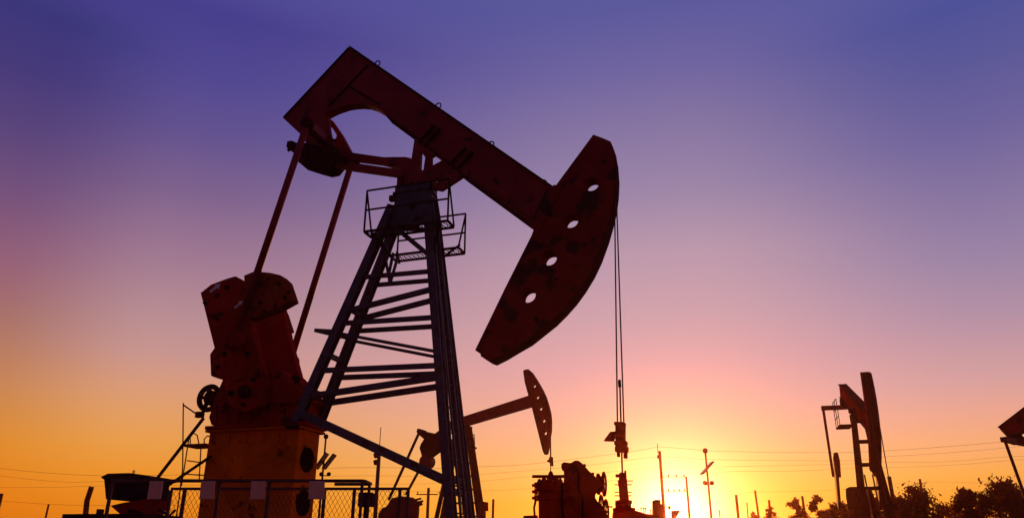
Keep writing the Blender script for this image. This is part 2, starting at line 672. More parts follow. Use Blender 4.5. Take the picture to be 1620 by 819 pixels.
A0, A1 = TP(621, 326), TP(478, 648)
C0, C1 = TP(677, 330), TP(714, 815)
ZPED = P(400, 680, -0.40).z + 0.03
A1 = extend(A0, A1, ZPED)
C1 = extend(C0, C1, 0.05)
for (a, b) in ((A0, A1), (C0, C1)):
    for f in (lambda q: q, mirror):
        bm = B()
        ibeam(bm, f(a), f(b), 0.17, 0.19, 0.022, UPV)
        lg = obj('leg', bm, 'blue', PJ)
        bm = B()
        e = f(b)
        box(bm, e.x - 0.15, e.x + 0.15, e.y - 0.13, e.y + 0.13, e.z - 0.045, e.z)
        obj('foot_plate', bm, 'dark', lg)


def onleg(a0, a1, q):
    return extend(a0, a1, q.z)


for (x0, y0, x1, y1, w, far) in ((586, 437, 682, 429, 0.10, 1), (561, 491, 682, 457, 0.12, 1), (543, 511, 686, 502, 0.11, 1), (524, 527, 689, 557, 0.075, 1),
                                 (505, 586, 691, 578, 0.12, 1), (488, 627, 693, 596, 0.14, 1), (481, 653, 706, 762, 0.20, 0)):
    a, b = TP(x0, y0), TP(x1, y1)
    a, b = onleg(A0, A1, a), onleg(C0, C1, b)
    for f in ((lambda q: q), mirror)[:1 + far]:
        bm = B()
        ibeam(bm, f(a), f(b), w * 0.8, w * (0.86 if far else 1.0), 0.018, UPV)
        split('brace', bm, 'blue', PJ)
# cross pieces between the near and far faces
for (x, y) in ((552, 486), (520, 560), (492, 618)):
    a = onleg(A0, A1, TP(x, y))
    bm = B()
    bar(bm, a, mirror(a), 0.08, 0.10)
    obj('cross_brace', bm, 'blue', PJ)
a, b = onleg(C0, C1, TP(704, 757)), onleg(C0, C1, TP(709, 776))
for q in (a, b):
    bm = B()
    bar(bm, q, mirror(q), 0.09, 0.12)
    obj('cross_brace', bm, 'blue', PJ)
# ladder climbing between the horsehead-side legs
bm = B()
for k in range(13):
    t = 0.05 + k * 0.06
    q = C0.lerp(C1, t)
    bar(bm, Vector((q.x + 0.02, q.y, q.z)), Vector((q.x + 0.02, -q.y, q.z)), 0.03, 0.03)
for s in (-1, 1):
    bar(bm, Vector((C0.x + 0.06, s * 0.13, C0.z)), Vector((C1.x + 0.06, s * 0.16, C1.z)), 0.04, 0.04)
obj('ladder', bm, 'blue', PJ)
# small bracket frame sticking out on the crank side
bm = B()
bz = TP(522, 525)
e = TP(498, 522)
b0 = onleg(A0, A1, bz)
for p_, q_ in ((b0, Vector((e.x, -face_v(e.z), e.z))), (Vector((e.x, -face_v(e.z), e.z)), mirror(b0))):
    bar(bm, p_, q_, 0.05, 0.07)
bar(bm, b0, mirror(b0), 0.05, 0.07)
obj('side_bracket', bm, 'blue', PJ)
# head frame
GP = [(627, 299), (693, 297), (697, 318), (703, 362), (698, 374), (668, 372), (655, 362), (618, 362), (604, 372), (596, 388), (590, 396)]
for s in (-1, 1):
    bm = B()
    c = P(653, 327, -0.17)
    c2 = P(662, 346, -0.17)
    pts = FM.uz([(629, 301), (682, 299), (685, 318), (690, 352), (676, 354), (640, 356), (616, 357), (621, 335)], -0.17)
    prism(bm, pts, s * 0.17 - 0.015, s * 0.17 + 0.015, [circ((c.x, c.z), 0.085, 18), circ((c2.x, c2.z), 0.14, 18, 0.07)])
    obj('gusset_plate', bm, 'blue', PJ, bevel=0.004)
bm = B()
a, b = P(632, 297), P(686, 294)
box(bm, a.x, b.x, -0.22, 0.22, b.z - 0.16, b.z + 0.03)
bar(bm, P(634, 315), P(688, 313), 0.30, 0.05)
c = P(653, 327, 0)
obj('head_frame', bm, 'blue', PJ, bevel=0.006)
bm = B()
for q, w, h in (((620, 313), 0.13, 0.12), ((625, 306), 0.1, 0.06)):
    c = P(*q, -0.2)
    box(bm, c.x - w / 2, c.x + w / 2, -0.22, -0.1, c.z - h / 2, c.z + h / 2)
split('grease_fitting', bm, 'dark', PJ)
bm = B()
for a_, b_ in (((604, 384), (612, 400)), ((588, 372), (604, 388))):
    bar(bm, TP(*a_), TP(*b_), 0.08, 0.10)
split('brace', bm, 'blue', PJ)
bm = B()
ibeam(bm, TP(628, 362), TP(684, 408), 0.10, 0.13, 0.018, UPV)
split('brace', bm, 'blue', PJ)
bm = B()
for a_, b_ in (((622, 400), (616, 430)), ((630, 404), (617, 449)), ((607, 392), (617, 449))):
    bar(bm, P(*a_, 0.1), P(*b_, 0.1), 0.05, 0.05)
split('brace', bm, 'blue', PJ)

# platforms, one each side of the tower, with grating and rails
c = P(576, 365, -0.62)
uL = c.x
uR = P(708, 356, -0.62).x
zP = c.z - 0.02


def platform(v_out, v_in, u0, u1, z):
    s = 1 if v_out > v_in else -1
    bm = B()
    for v in (v_out, v_in):
        bar(bm, (u0, v, z), (u1, v, z), 0.04, 0.045)
    for u in (u0, u1):
        bar(bm, (u, v_out - s * 0.022, z), (u, v_in + s * 0.022, z), 0.04, 0.044)
    pf = obj('platform', bm, 'dark', PJ)
    bm = B()
    n = int((u1 - u0) / 0.11)
    lo, hi = min(v_out, v_in), max(v_out, v_in)
    for k in range(n):
        u = u0 + 0.03 + k * (u1 - u0 - 0.06) / n
        bar(bm, (u, lo, z), (u + 0.11, hi, z), 0.014, 0.012)
        bar(bm, (u + 0.11, lo, z + 0.004), (u, hi, z + 0.004), 0.012, 0.010)
    obj('grating', bm, 'dark', pf)
    bm = B()
    H = 0.98
    for u in (u0, u1):
        bar(bm, (u, v_out, z), (u, v_out, z + H), 0.032, 0.032)
        bar(bm, (u, v_out, z + H - 0.03), (u, v_in, z + 0.02), 0.03, 0.03)
    for h in (H * 0.52, H):
        bar(bm, (u0, v_out, z + h), (u1, v_out, z + h), 0.032, 0.032)
    obj('guard_rail', bm, 'dark', PJ)


platform(-0.62, -0.26, uL, uR, zP)
c2 = P(735, 401, 0.68)
uL2 = P(628, 409, 0.68).x
platform(0.68, 0.30, uL2, c2.x, c2.z)
bm = B()
for u in (uL + 0.2, uR - 0.2):
    bar(bm, (u, -0.6, zP - 0.04), (u + (0.25 if u < 0 else -0.25), -0.25, zP - 0.45), 0.05, 0.05)
    bar(bm, (u, 0.6, zP - 0.04), (u + (0.25 if u < 0 else -0.25), 0.25, zP - 0.45), 0.05, 0.05)
split('platform_bracket', bm, 'dark', PJ)

# equalizer and tail gear ------------------------------------------------------------
EH = 1.03                                  # half spread of the pitmans
tn = P(486, 196, -EH)
pn = P(371, 538, -EH)
for s in (1, -1):
    t_, b_ = Vector((tn.x, -EH * s, tn.z)), Vector((pn.x, -EH * s, pn.z))
    bm = B()
    tube(bm, [t_, b_], 0.078, 12)
    pt = obj('pitman_arm', bm, 'red', PJ, smooth=True)
    bm = B()
    lathe(bm, t_ + Vector((0, -0.11, 0)), (0, 1, 0), [(0, 0.09), (0.02, 0.13), (0.20, 0.13), (0.22, 0.09)], 16)
    obj('upper_bearing', bm, 'dark', pt)
    bm = B()
    lathe(bm, b_ + Vector((0, -0.16, 0)), (0, 1, 0), [(0, 0.10), (0.0, 0.13), (0.06, 0.20), (0.26, 0.20), (0.30, 0.12)], 20)
    obj('crank_pin', bm, 'crank', pt)
bm = B()
bar(bm, (tn.x, -EH + 0.1, tn.z), (tn.x, EH - 0.1, tn.z), 0.20, 0.20)
obj('equalizer_beam', bm, 'red', PJ, bevel=0.01)
# hanging brackets and yoke beneath the tail
bm = B()
prism(bm, FM.uz([(482, 178), (500, 176), (520, 186), (524, 214), (528, 223), (520, 240), (494, 238), (482, 222), (478, 200)], -0.24), -0.26, -0.18)
for a_, b_ in (((490, 190), (512, 236)), ((492, 190), (484, 236))):
    bar(bm, P(*a_, -0.28), P(*b_, -0.28), 0.05, 0.06)
obj('tail_bracket', bm, 'red', PJ, bevel=0.006)
bm = B()
q = [(521, 190), (527, 192), (534, 202), (543, 215), (551, 230), (558, 243), (566, 252), (568, 258), (556, 262), (544, 262), (530, 250), (531, 236), (535, 216), (527, 203), (520, 199)]
prism(bm, FM.uz(q, 0.30), 0.22, 0.38)
obj('tail_bracket', bm, 'red', PJ, bevel=0.006)
bm = B()
q = [(458, 237), (459.5, 228), (467, 227), (473, 230), (490, 231), (515, 236), (530, 232), (534, 246), (552, 252), (552, 262), (534, 258), (531, 262), (526, 268), (514, 270.5), (500, 267), (475, 259), (472, 244), (463, 240)]
prism(bm, FM.uz(q, -0.25), -0.40, 0.10)
yk = obj('tail_yoke', bm, 'dark', PJ, bevel=0.012)
bm = B()
c = P(513, 254, 0.0)
lathe(bm, Vector((c.x, -0.45, c.z)), (0, 1, 0), [(0, 0.1), (0.02, 0.17), (0.8, 0.17), (0.82, 0.1)], 20)
obj('yoke_drum', bm, 'dark', yk)
bm = B()
c = P(461, 232, -0.25)
for z in (-0.06, 0.06):
    lathe(bm, c + Vector((0, 0, z)), (-1, 0, -0.3), [(-0.1, 0.03), (0.05, 0.03), (0.05, 0.045), (0.09, 0.045)], 6)
lathe(bm, P(528, 222, -0.26), (1, 0, -0.3), [(-0.05, 0.03), (0.03, 0.03), (0.03, 0.045), (0.06, 0.045)], 6)
split('bolt', bm, 'dark', yk)
bm = B()
prism(bm, FM.uz([(552, 242), (575, 245.5), (609, 250.4), (643, 250), (652, 252), (648, 268), (632, 268), (605, 261), (559, 255), (550, 254)], 0.22), 0.16, 0.28)
obj('side_rod', bm, 'red', PJ, bevel=0.008)
bm = B()
prism(bm, FM.uz([(528, 254.5), (560, 259), (629, 269), (640, 274), (638, 281), (629, 280.3), (560, 270.5), (528, 264.5)], -0.22), -0.28, -0.16)
obj('side_rod', bm, 'red', PJ, bevel=0.008)

# gear reducer, cranks, counterweights ----------------------------------------------
CV = -EH + 0.30
ca = FM.uz([(317, 463), (334, 449.5), (358, 440.5), (372, 436.5), (381, 441), (388, 462), (396, 509), (420, 606), (412, 640), (385, 652), (362, 640), (351, 598), (341, 597), (333.5, 594), (332, 560), (339, 550)], CV - 0.1)
for s in (1, -1):
    bm = B()
    v0, v1 = CV - 0.10, CV + 0.10
    if s < 0:
        v0, v1 = -v1, -v0
    prism(bm, ca, v0, v1)
    ck = obj('crank', bm, 'crank', PJ, bevel=0.012)
    bm = B()
    q = FM.uz([(391, 452), (390, 438), (407, 431), (431, 433.3), (447, 437), (456, 445.5), (466, 476), (443, 489), (398, 507)], CV - 0.1)
    if s < 0:
        q = [(a - 1.1, b - 0.12) for a, b in q]
    prism(bm, q, v0 - (0.10 if s > 0 else -0.02), v1 + (0.10 if s < 0 else -0.02))
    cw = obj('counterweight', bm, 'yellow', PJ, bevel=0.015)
    if s > 0:
        bm = B()
        for x, y in ((442, 449), (412, 478), (451, 470)):
            c = P(x, y, v0 - 0.10)
            lathe(bm, c + Vector((0, 0.01, 0)), (0, -1, 0), [(0, 0.045), (0.03, 0.045), (0.05, 0.02)], 8)
        for x, y in ((344, 467), (381, 571), (377, 595)):
            c = P(x, y, v0)
            lathe(bm, c + Vector((0, 0.01, 0)), (0, -1, 0), [(0, 0.06), (0.03, 0.06), (0.05, 0.03)], 8)
        split('bolt', bm, 'dark', ck)
        bm = B()
        vv = v0 - 0.004
        for aw in ([(331, 460), (341, 452), (340, 450), (349, 448), (346, 457), (344, 455), (333, 463)], [(370, 486), (378, 479), (377, 477), (384, 475), (382, 482), (380, 481), (372, 488)]):
            prism(bm, FM.uz(aw, vv), vv, vv + 0.003)
        split('painted_arrow', bm, 'white', ck)
        bm = B()
        bar(bm, P(391, 517, v0 - 0.02), P(418, 604, v0 - 0.02), 0.02, 0.03, UPV)
        bar(bm, P(363, 600, v0 - 0.02), P(372, 560, v0 - 0.02), 0.02, 0.05, UPV)
        split('crank_rib', bm, 'crank', ck)
bm = B()
vv = CV - 0.10
for x, y, r in ((326, 480, .03), (345, 505, .03), (360, 455, .035), (356, 560, .045), (392, 560, .035), (402, 600, .04), (367, 622, .05), (345, 580, .04), (386, 640, .03)):
    lathe(bm, P(x, y, vv) + Vector((0, 0.01, 0)), (0, -1, 0), [(0, r * 1.4), (0.03, r * 1.4), (0.03, r), (0.09, r)], 6)
for x, y in ((402, 445), (425, 441), (420, 492), (437, 484), (458, 462)):
    lathe(bm, P(x, y, vv - 0.10) + Vector((0, 0.01, 0)), (0, -1, 0), [(0, .035), (0.03, .035), (0.03, .022), (0.09, .022)], 6)
split('crank_bolt', bm, 'dark', PJ)
bm = B()
prism(bm, FM.uz([(362, 548), (384, 545), (392, 575), (388, 600), (370, 604), (360, 580)], vv), vv - 0.06, vv - 0.002)
obj('crank_block', bm, 'crank', PJ, bevel=0.012)
# crankshaft
cs = P(396, 622, CV)
bm = B()
lathe(bm, Vector((cs.x, -1.0, cs.z)), (0, 1, 0), [(0, 0.10), (0.02, 0.13), (0.12, 0.13), (0.12, 0.10), (1.88, 0.10), (1.88, 0.13), (1.98, 0.13), (2.0, 0.1)], 20)
obj('crankshaft', bm, 'dark', PJ)
# reducer housing
bm = B()
hz = FM.uz([(352, 600), (372, 590), (398, 590), (410, 585), (430, 582), (448, 586), (462, 600), (470, 612), (478, 620), (478, 650), (470, 672), (334, 672), (330, 660), (341, 625)], -0.42)
prism(bm, hz, -0.42, 0.42)
gr = obj('gear_reducer', bm, 'crank', PJ, bevel=0.02)
bm = B()
a, b = P(332, 672, -0.42), P(476, 672, -0.42)
box(bm, a.x - 0.05, b.x + 0.06, -0.5, 0.5, a.z - 0.10, a.z - 0.03)
a, b = P(345, 640, -0.42), P(478, 636, -0.42)
box(bm, a.x - 0.04, b.x + 0.10, -0.47, 0.47, a.z - 0.03, a.z + 0.03)
split('flange', bm, 'crank', gr)
bm = B()
for k in range(8):
    x = 340 + k * 18
    a, b = P(x, 668, -0.45), P(x + 1, 643, -0.45)
    bar(bm, a, b, 0.03, 0.07, Vector((1, 0, 0)))
split('rib', bm, 'crank', gr)
bm = B()
for x, y in ((482, 630), (478, 660), (470, 600)):
    c = P(x, y, -0.3)
    lathe(bm, c + Vector((-0.1, 0, 0)), (1, 0, 0), [(0, 0.10), (0.10, 0.10), (0.10, 0.05), (0.15, 0.05)], 10)
split('inspection_cap', bm, 'dark', gr)
bm = B()
c = P(462, 590, -0.42)
prism(bm, FM.uz([(404, 640), (408, 612), (420, 592), (440, 586), (456, 594), (466, 612), (468, 636)], -0.5), -0.52, -0.42)
obj('gear_cover', bm, 'crank', gr, bevel=0.02)
# brake drum at the left
bm = B()
c = P(330, 629, -0.30)
lathe(bm, c + Vector((0.05, -0.05, 0)), (0, 1, 0), [(0, 0.10), (0.02, 0.16), (0.22, 0.17), (0.24, 0.15), (0.26, 0.1)], 28)
ring(bm, c + Vector((0, 0.02, 0)), (0, 1, 0), 0.25, 0.058, 28, 8)
for k in range(5):
    a_ = 0.5 + k * 2 * math.pi / 5
    bar(bm, c + Vector((0, 0.03, 0)), c + Vector((math.cos(a_) * 0.25, 0.03, math.sin(a_) * 0.25)), 0.06, 0.08, UPV)
bar(bm, c + Vector((0, 0.1, 0)), Vector((cs.x, c.y + 0.1, c.z)), 0.16, 0.18)
bd = obj('brake_drum', bm, 'dark', PJ)
bm = B()
for dx_, dz_ in ((-0.15, 0.14), (0.0, 0.2)):
    lathe(bm, c + Vector((dx_, -0.03, dz_ - 0.05)), (0, -1, 0), [(0, 0.045), (0.02, 0.045)], 12)
split('drum_bolt', bm, 'steel', bd)
bm = B()
tube(bm, [P(316, 658, -0.35), P(290, 640, -0.35)], 0.016, 6)
box(bm, P(311, 0 + 656, -0.35).x, P(321, 656, -0.35).x, -0.40, -0.30, P(316, 660, -0.35).z, P(316, 651, -0.35).z)
tube(bm, [P(290, 637, -0.35), P(289, 740, -0.35), P(283, 790, -0.35), Vector((P(283, 790, -0.35).x, -0.35, 0.1))], 0.014, 6)
obj('brake_linkage', bm, 'dark', PJ)

# pedestal under the reducer
bm = B()
VB = 0.40
a, b = P(332, 684, -VB), P(472.5, 684, -VB)
x0, x1, zt = a.x, b.x, a.z
TOPX = P(509, 689, VB).x
box(bm, x0, x1, -VB, VB, 0, zt)
pb = obj('pedestal', bm, 'orange', PJ, bevel=0.008)
bm = B()
box(bm, x0 - 0.07, x1 + 0.06, -VB - 0.07, VB + 0.07, zt + 0.002, zt + 0.05)
obj('top_plate', bm, 'orange', pb, bevel=0.006)
bm = B()
for k, x in enumerate((362, 390, 416, 441, 449)):
    a = P(x, 700, -VB)
    q = P(x, 706, -VB)
    prism(bm, [(a.x - 0.015, zt), (a.x + 0.015, zt), (a.x + 0.015, zt - 0.28), (a.x - 0.015, zt - 0.28)], -VB - 0.05, -VB - 0.001)
split('stiffener', bm, 'orange', pb)
for z in (zt - 0.58, zt - 1.42, zt - 2.2):
    bm = B()
    lathe(bm, (x1 - 0.005, 0.0, z), (1, 0, 0), [(0, 0.25), (0.02, 0.25), (0.02, 0.22), (0.006, 0.21)], 26)  # shallow black disc on the wall, the hole's inner shade is painted
    obj('access_hole_disc', bm, 'hole_shade', pb)
bm = B()
for x in (352, 378, 404, 430, 456):
    c = P(x, 679, -VB - 0.02)
    lathe(bm, Vector((c.x, -VB - 0.02, zt + 0.05)), (0, 0, 1), [(0, 0.03), (0.05, 0.03), (0.05, 0.02), (0.09, 0.02)], 6)
split('bolt', bm, 'steel', pb)
# service ladder and platform at the left of the pedestal
bm = B()
LV = -0.1
for a_, b_ in (((299, 692), (290, 750)), ((290, 750), (287, 768)), ((318, 706), (315, 762))):
    tube(bm, [P(*a_, LV), P(*b_, LV)], 0.014, 6)
for pts in ([(301, 704), (301, 690), (306, 684.5), (312, 688), (315, 703)], [(323, 703), (323, 694), (328, 689), (334, 690)]):
    tube(bm, [P(*q, LV) for q in pts], 0.014, 6)
for y0_, y1_, x0_, x1_ in ((728, 731, 296, 318), (749, 752, 291, 330)):
    tube(bm, [P(x0_, y0_, LV), P(x1_, y1_, LV)], 0.014, 6)
obj('handrail', bm, 'red', PJ, smooth=True)
bm = B()
a, b = P(300, 704, LV), P(334, 709, LV)
box(bm, a.x, b.x, LV - 0.2, LV + 0.25, a.z - 0.05, a.z)
obj('service_step', bm, 'red', PJ)
bm = B()
bar(bm, P(322, 661, -0.5), P(248, 757, -0.5), 0.05, 0.05)
split('support_strut', bm, 'dark', PJ)
bm = B()
bar(bm, P(334, 721, -0.5), P(259, 772, -0.5), 0.045, 0.045)
split('support_strut', bm, 'dark', PJ)
# skid
bm = B()
xa, xb = x0 - 1.8, C1.x + 0.5
for v in (-0.62, 0.62):
    ibeam(bm, (xa, v, 0.16), (xb, v, 0.16), 0.2, 0.26, 0.025)
for u in [xa + 0.1 + k * (xb - xa - 0.2) / 7 for k in range(8)]:
    bar(bm, (u, -0.5, 0.15), (u, 0.5, 0.15), 0.12, 0.18)
obj('skid_base', bm, 'orange', PJ)

# ------------------------------------------------------------------ belt guard box and hopper left of the pedestal
FB = Frame.at(205, 11.5, R(-8))
mb = thing('motor_box', FB, 'dark lidded steel box on thin legs at the left, loop handle on top', 'box')
bm = B()
prism(bm, FB.uz([(164, 756), (236, 757), (233, 792), (167, 789)], 0), 0, 0.55)
bx_ = obj('cabinet', bm, 'box', mb, bevel=0.01)
bm = B()
prism(bm, FB.uz([(160, 754), (171, 748.5), (205, 747.5), (232, 751), (243, 757), (236, 758.5), (164, 757.5)], -0.04), -0.06, 0.60)
ld = obj('lid', bm, 'box', mb, bevel=0.008)
bm = B()
ring(bm, FB.p(211.5, 745.8, 0.2), (0.3, 1, 0), 0.020, 0.007, 16, 6)
obj('lid_handle', bm, 'steel', ld, smooth=True)
bm = B()
for x in (173, 228):
    for v in (0.03, 0.52):
        q = FB.p(x, 788, v)
        bar(bm, q, (q.x, q.y, 0), 0.035, 0.035)
split('leg', bm, 'box', mb)
hp = thing('motor_guard', Frame.at(210, 11.2, R(-8)), 'dark red sloping belt guard and motor tucked under the lidded box', 'machine part')
FH = Frame.at(210, 11.2, R(-8))
bm = B()
prism(bm, FH.uz([(174, 799), (196, 794), (232, 789), (254, 791), (246, 802), (240, 812), (226, 818), (222, 808), (206, 807), (201, 822), (190, 813)], 0.1), 0.1, 0.4)
obj('guard', bm, 'crank', hp, bevel=0.01)
bm = B()
q = FH.p(206, 806, 0.25)
lathe(bm, Vector((q.x - 0.25, 0.25, q.z - 0.38)), (1, 0, 0), [(0, 0.10), (0.03, 0.18), (0.45, 0.18), (0.48, 0.1), (0.62, 0.06)], 18)
obj('motor', bm, 'dark', hp)
bm = B()
tube(bm, [FH.p(243, 801, 0.2), FH.p(268, 815, 0.2), FH.p(277, 806, 0.2)], 0.02, 6)
tube(bm, [FH.p(240, 812, 0.2), FH.p(241, 825, 0.2)], 0.02, 6)
obj('conduit', bm, 'dark', hp, smooth=True)
bm = B()
q0, q1 = FH.p(140, 815, 0.3), FH.p(262, 815, 0.3)
box(bm, q0.x, q1.x, -0.25, 0.75, q0.z - 0.12, q0.z)
for x in (161, 210):
    c = FH.p(x, 812, -0.1)
    box(bm, c.x - 0.02, c.x + 0.03, -0.2, -0.1, c.z - 0.03, c.z + 0.06)
for u in (q0.x + 0.06, q1.x - 0.06):
    for v in (-0.2, 0.7):
        bar(bm, (u, v, 0), (u, v, q0.z - 0.1), 0.08, 0.08)
obj('stand', bm, 'dark', hp)

# ------------------------------------------------------------------ front rail with reflective plates
FR = Frame.at(380, 8.0, 0)
gl = thing('barrier_rail', FR, 'long grey guard rail with four hanging pinkish plates in front of the pedestal', 'barrier')
bm = B()
zt = FR.p(380, 760, 0).z
xl, xr, xc_ = FR.p(176, 760, 0).x, FR.p(575, 758, 0).x, FR.p(575, 758, 0).x
bar(bm, (xl, 0, zt), (xr, 0, zt), 0.045, 0.03)
bar(bm, (xr, 0.02, zt), (xr, 0.40, zt), 0.04, 0.03)
bar(bm, (FR.p(515, 764, 0).x, 0.42, zt), (xr, 0.42, zt), 0.04, 0.03)
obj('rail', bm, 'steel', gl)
for x in (xl + 0.015, FR.p(348, 760, 0).x, FR.p(427, 760, 0).x, xr - 0.01):
    bm = B()
    bar(bm, (x, 0, 0), (x, 0, zt - 0.016), 0.028, 0.028)
    obj('post', bm, 'steel', gl)
bm = B()
bar(bm, (xr - 0.01, 0.41, 0), (xr - 0.01, 0.41, zt - 0.016), 0.028, 0.028)
obj('post', bm, 'steel', gl)
for x0_, x1_, sk_ in ((237.5, 259, -5), (318.5, 341, -3), (398, 421, -2.5), (489, 514, -1)):
    bm = B()
    pts = FR.uz([(x0_, 760.5), (x1_, 760.5), (x1_ + sk_, 789), (x0_ + sk_, 789)], -0.03)
    prism(bm, pts, -0.038, -0.026)
    obj('plate', bm, 'plate', gl, bevel=0.003)

# chain link fence behind it
FC = Frame.at(450, 9.1, 0)
cf = thing('chain_link_fence', FC, 'chain link fence panels in thin frames behind the guard rail', 'fence')
zt = FC.p(450, 772.5, 0).z
xs = [FC.p(x, 772, 0).x for x in (236, 271, 293, 514, 561, 633, 646)]
bm = B()
bar(bm, (xs[1], 0, zt), (xs[-1], 0, zt), 0.03, 0.03)
bar(bm, (xs[1], 0, 0.25), (xs[-1], 0, 0.25), 0.03, 0.03)
obj('rail', bm, 'steel', cf)
for x in xs[1:]:
    bm = B()
    bar(bm, (x, 0, 0), (x, 0, zt - 0.016), 0.035, 0.035)
    obj('post', bm, 'steel', cf)
bm = B()
H = zt - 0.28
dxm = 0.055
x = xs[0] - H / 1.7
while x < xs[-1]:
    for s in (1, -1):
        a = Vector((x, 0.004 * s, 0.27))
        b = Vector((x + H / 1.7, 0.004 * s, zt))
        if s < 0:
            a.z, b.z = zt, 0.27
        lo, hi = xs[0], xs[-1]
        t0, t1 = max(0, (lo - a.x) / (b.x - a.x)), min(1, (hi - a.x) / (b.x - a.x))
        if t1 > t0:
            tube(bm, [a.lerp(b, t0), a.lerp(b, t1)], 0.0022, 4)
    x += dxm
mesh_o = obj('wire_mesh', bm, 'steel', cf)
bm = B()
q0, q1 = FC.p(567, 778, 0.3), FC.p(588, 800, 0.3)
box(bm, q0.x, q1.x, 0.3, 0.5, q1.z, q0.z)
bar(bm, ((q0.x + q1.x) / 2, 0.4, 0), ((q0.x + q1.x) / 2, 0.4, q1.z), 0.05, 0.05)
o = obj('control_box', bm, 'box', bevel=0.008)
o.location = FC.o
tag(o, 'small dark control box on a post behind the right end of the fence', 'box')

# ------------------------------------------------------------------ main wellhead
wl = P(985, 760, 0)
FW = Frame(*(FM.o + FM.m @ Vector((wl.x, 0, 0))).xy, ROT)
wh = thing('wellhead', FW, 'slim dark red wellhead under the main horsehead, silhouetted against the sun', 'wellhead')


def W_(x, y, v=0.0):
    return FW.p(x, y, v)


bm = B()
a = W_(985.5, 747)
zz = lambda y: W_(985, y).z
xm = W_(985.5, 770).x
lathe(bm, (xm, 0, 0), (0, 0, 1), [(zz(870), 0.17), (zz(819), 0.17), (zz(812), 0.17), (zz(810), 0.20), (zz(803), 0.20), (zz(802), 0.12), (zz(797), 0.12), (zz(796), 0.15), (zz(791), 0.15), (zz(790), 0.075),
                                (zz(770), 0.075), (zz(768), 0.085), (zz(760), 0.085), (zz(758), 0.065), (zz(750), 0.06), (zz(747), 0.045)], 20)
obj('tree_body', bm, 'valve', wh)
bm = B()
lathe(bm, W_(974, 752, -0.05), (1, 0, 0), [(0, 0.03), (0.16, 0.03)], 10)
for y, l, r in ((760, 9, 16), (766, 13, 14), (778, 13, 14), (783.5, 13, 14)):
    tube(bm, [W_(985.5 - l, y, 0), W_(985.5 + r, y, 0)], 0.010, 6)
split('valve_stem', bm, 'valve', wh)
bm = B()
tube(bm, [W_(989, 744, -0.03), W_(990.5, 760, -0.03), W_(994.5, 799, -0.03)], 0.018, 8)
obj('side_pipe', bm, 'valve', wh, smooth=True)
bm = B()
for x in (975, 978, 993, 996):
    lathe(bm, (W_(x, 798).x, 0.02, W_(x, 803).z), (0, 0, 1), [(0, 0.025), (0.1, 0.025)], 6)
split('flange_bolt', bm, 'valve', wh)
bm = B()
prism(bm, FW.uz([(970, 809), (1000, 806), (1010, 808), (1022, 812), (1045, 814.5), (1046, 840), (968, 840)], -0.1), -0.18, 0.18)
obj('flow_pipe', bm, 'valve', wh, bevel=0.03)
bm = B()
for x in (1014, 1018, 1021, 1029):
    tube(bm, [W_(x, 813, -0.1), W_(x + 0.3, 804 if x < 1025 else 807, -0.1)], 0.008, 5)
    lathe(bm, W_(x + 0.3, 804 if x < 1025 else 807, -0.1), (0, 0, 1), [(0, 0.016), (0.02, 0.016)], 6)
split('gauge', bm, 'valve', wh)

# ------------------------------------------------------------------ big flanged valve body in front of it
FV = Frame.at(895, 12.5, R(-6))
vb = thing('valve_assembly', FV, 'squat dark red flanged valve body with small handwheels left of the wellhead', 'valve')
V_ = FV.p
bm = B()
cx = V_(877, 790).x
rr = (V_(905, 790).x - V_(849, 790).x) / 2
z_ = lambda y: V_(877, y).z
lathe(bm, (cx, rr, 0), (0, 0, 1), [(0.0, rr), (z_(790), rr * 0.97), (z_(789), rr * 1.02), (z_(781), rr * 1.02), (z_(780), rr * 0.98), (z_(775), rr * 0.98), (z_(774), rr * 1.10), (z_(763), rr * 1.10), (z_(762), rr * 0.9)], 36)
obj('valve_body', bm, 'valve', vb)
bm = B()
for k in range(16):
    a_ = 2 * math.pi * k / 16
    lathe(bm, (cx + math.cos(a_) * rr * 0.93, rr + math.sin(a_) * rr * 0.93, z_(762)), (0, 0, 1), [(0, 0.035), (0.04, 0.035), (0.04, 0.02), (0.07, 0.02)], 6)
split('flange_bolt', bm, 'valve', vb)
bm = B()
tube(bm, [V_(842, 753, rr), V_(893, 753, rr)], 0.026, 10)
for x in (861, 871.5, 881):
    lathe(bm, V_(x, 763, rr), (0, 0, 1), [(0, 0.05), (0.05, 0.035), (0.10, 0.028)], 10)
lathe(bm, V_(871.5, 757, rr), (0, 0, 1), [(0, 0.035), (0.07, 0.045), (0.11, 0.03), (0.13, 0.01)], 12)
obj('clamp_bar', bm, 'valve', vb)
bm = B()
prism(bm, FV.uz([(888, 733), (892, 730), (896, 730.5), (901, 731.5), (906, 731), (906, 743), (903, 748), (903, 760), (892, 760), (892, 743), (888, 741)], 0.2), 0.2, 0.5)
obj('valve_cap', bm, 'valve', vb, bevel=0.02)
bm = B()
prism(bm, FV.uz([(904, 731), (909, 727.5), (915, 727.5), (921, 732), (932, 744), (946, 757), (954, 761), (954, 768), (947, 772), (942, 778), (941.5, 786), (945, 792), (951, 797), (958, 806), (964, 822), (964, 880), (895, 880), (895, 745)], 0.1), 0.1, 0.62)
obj('bonnet', bm, 'valve', vb, bevel=0.05)
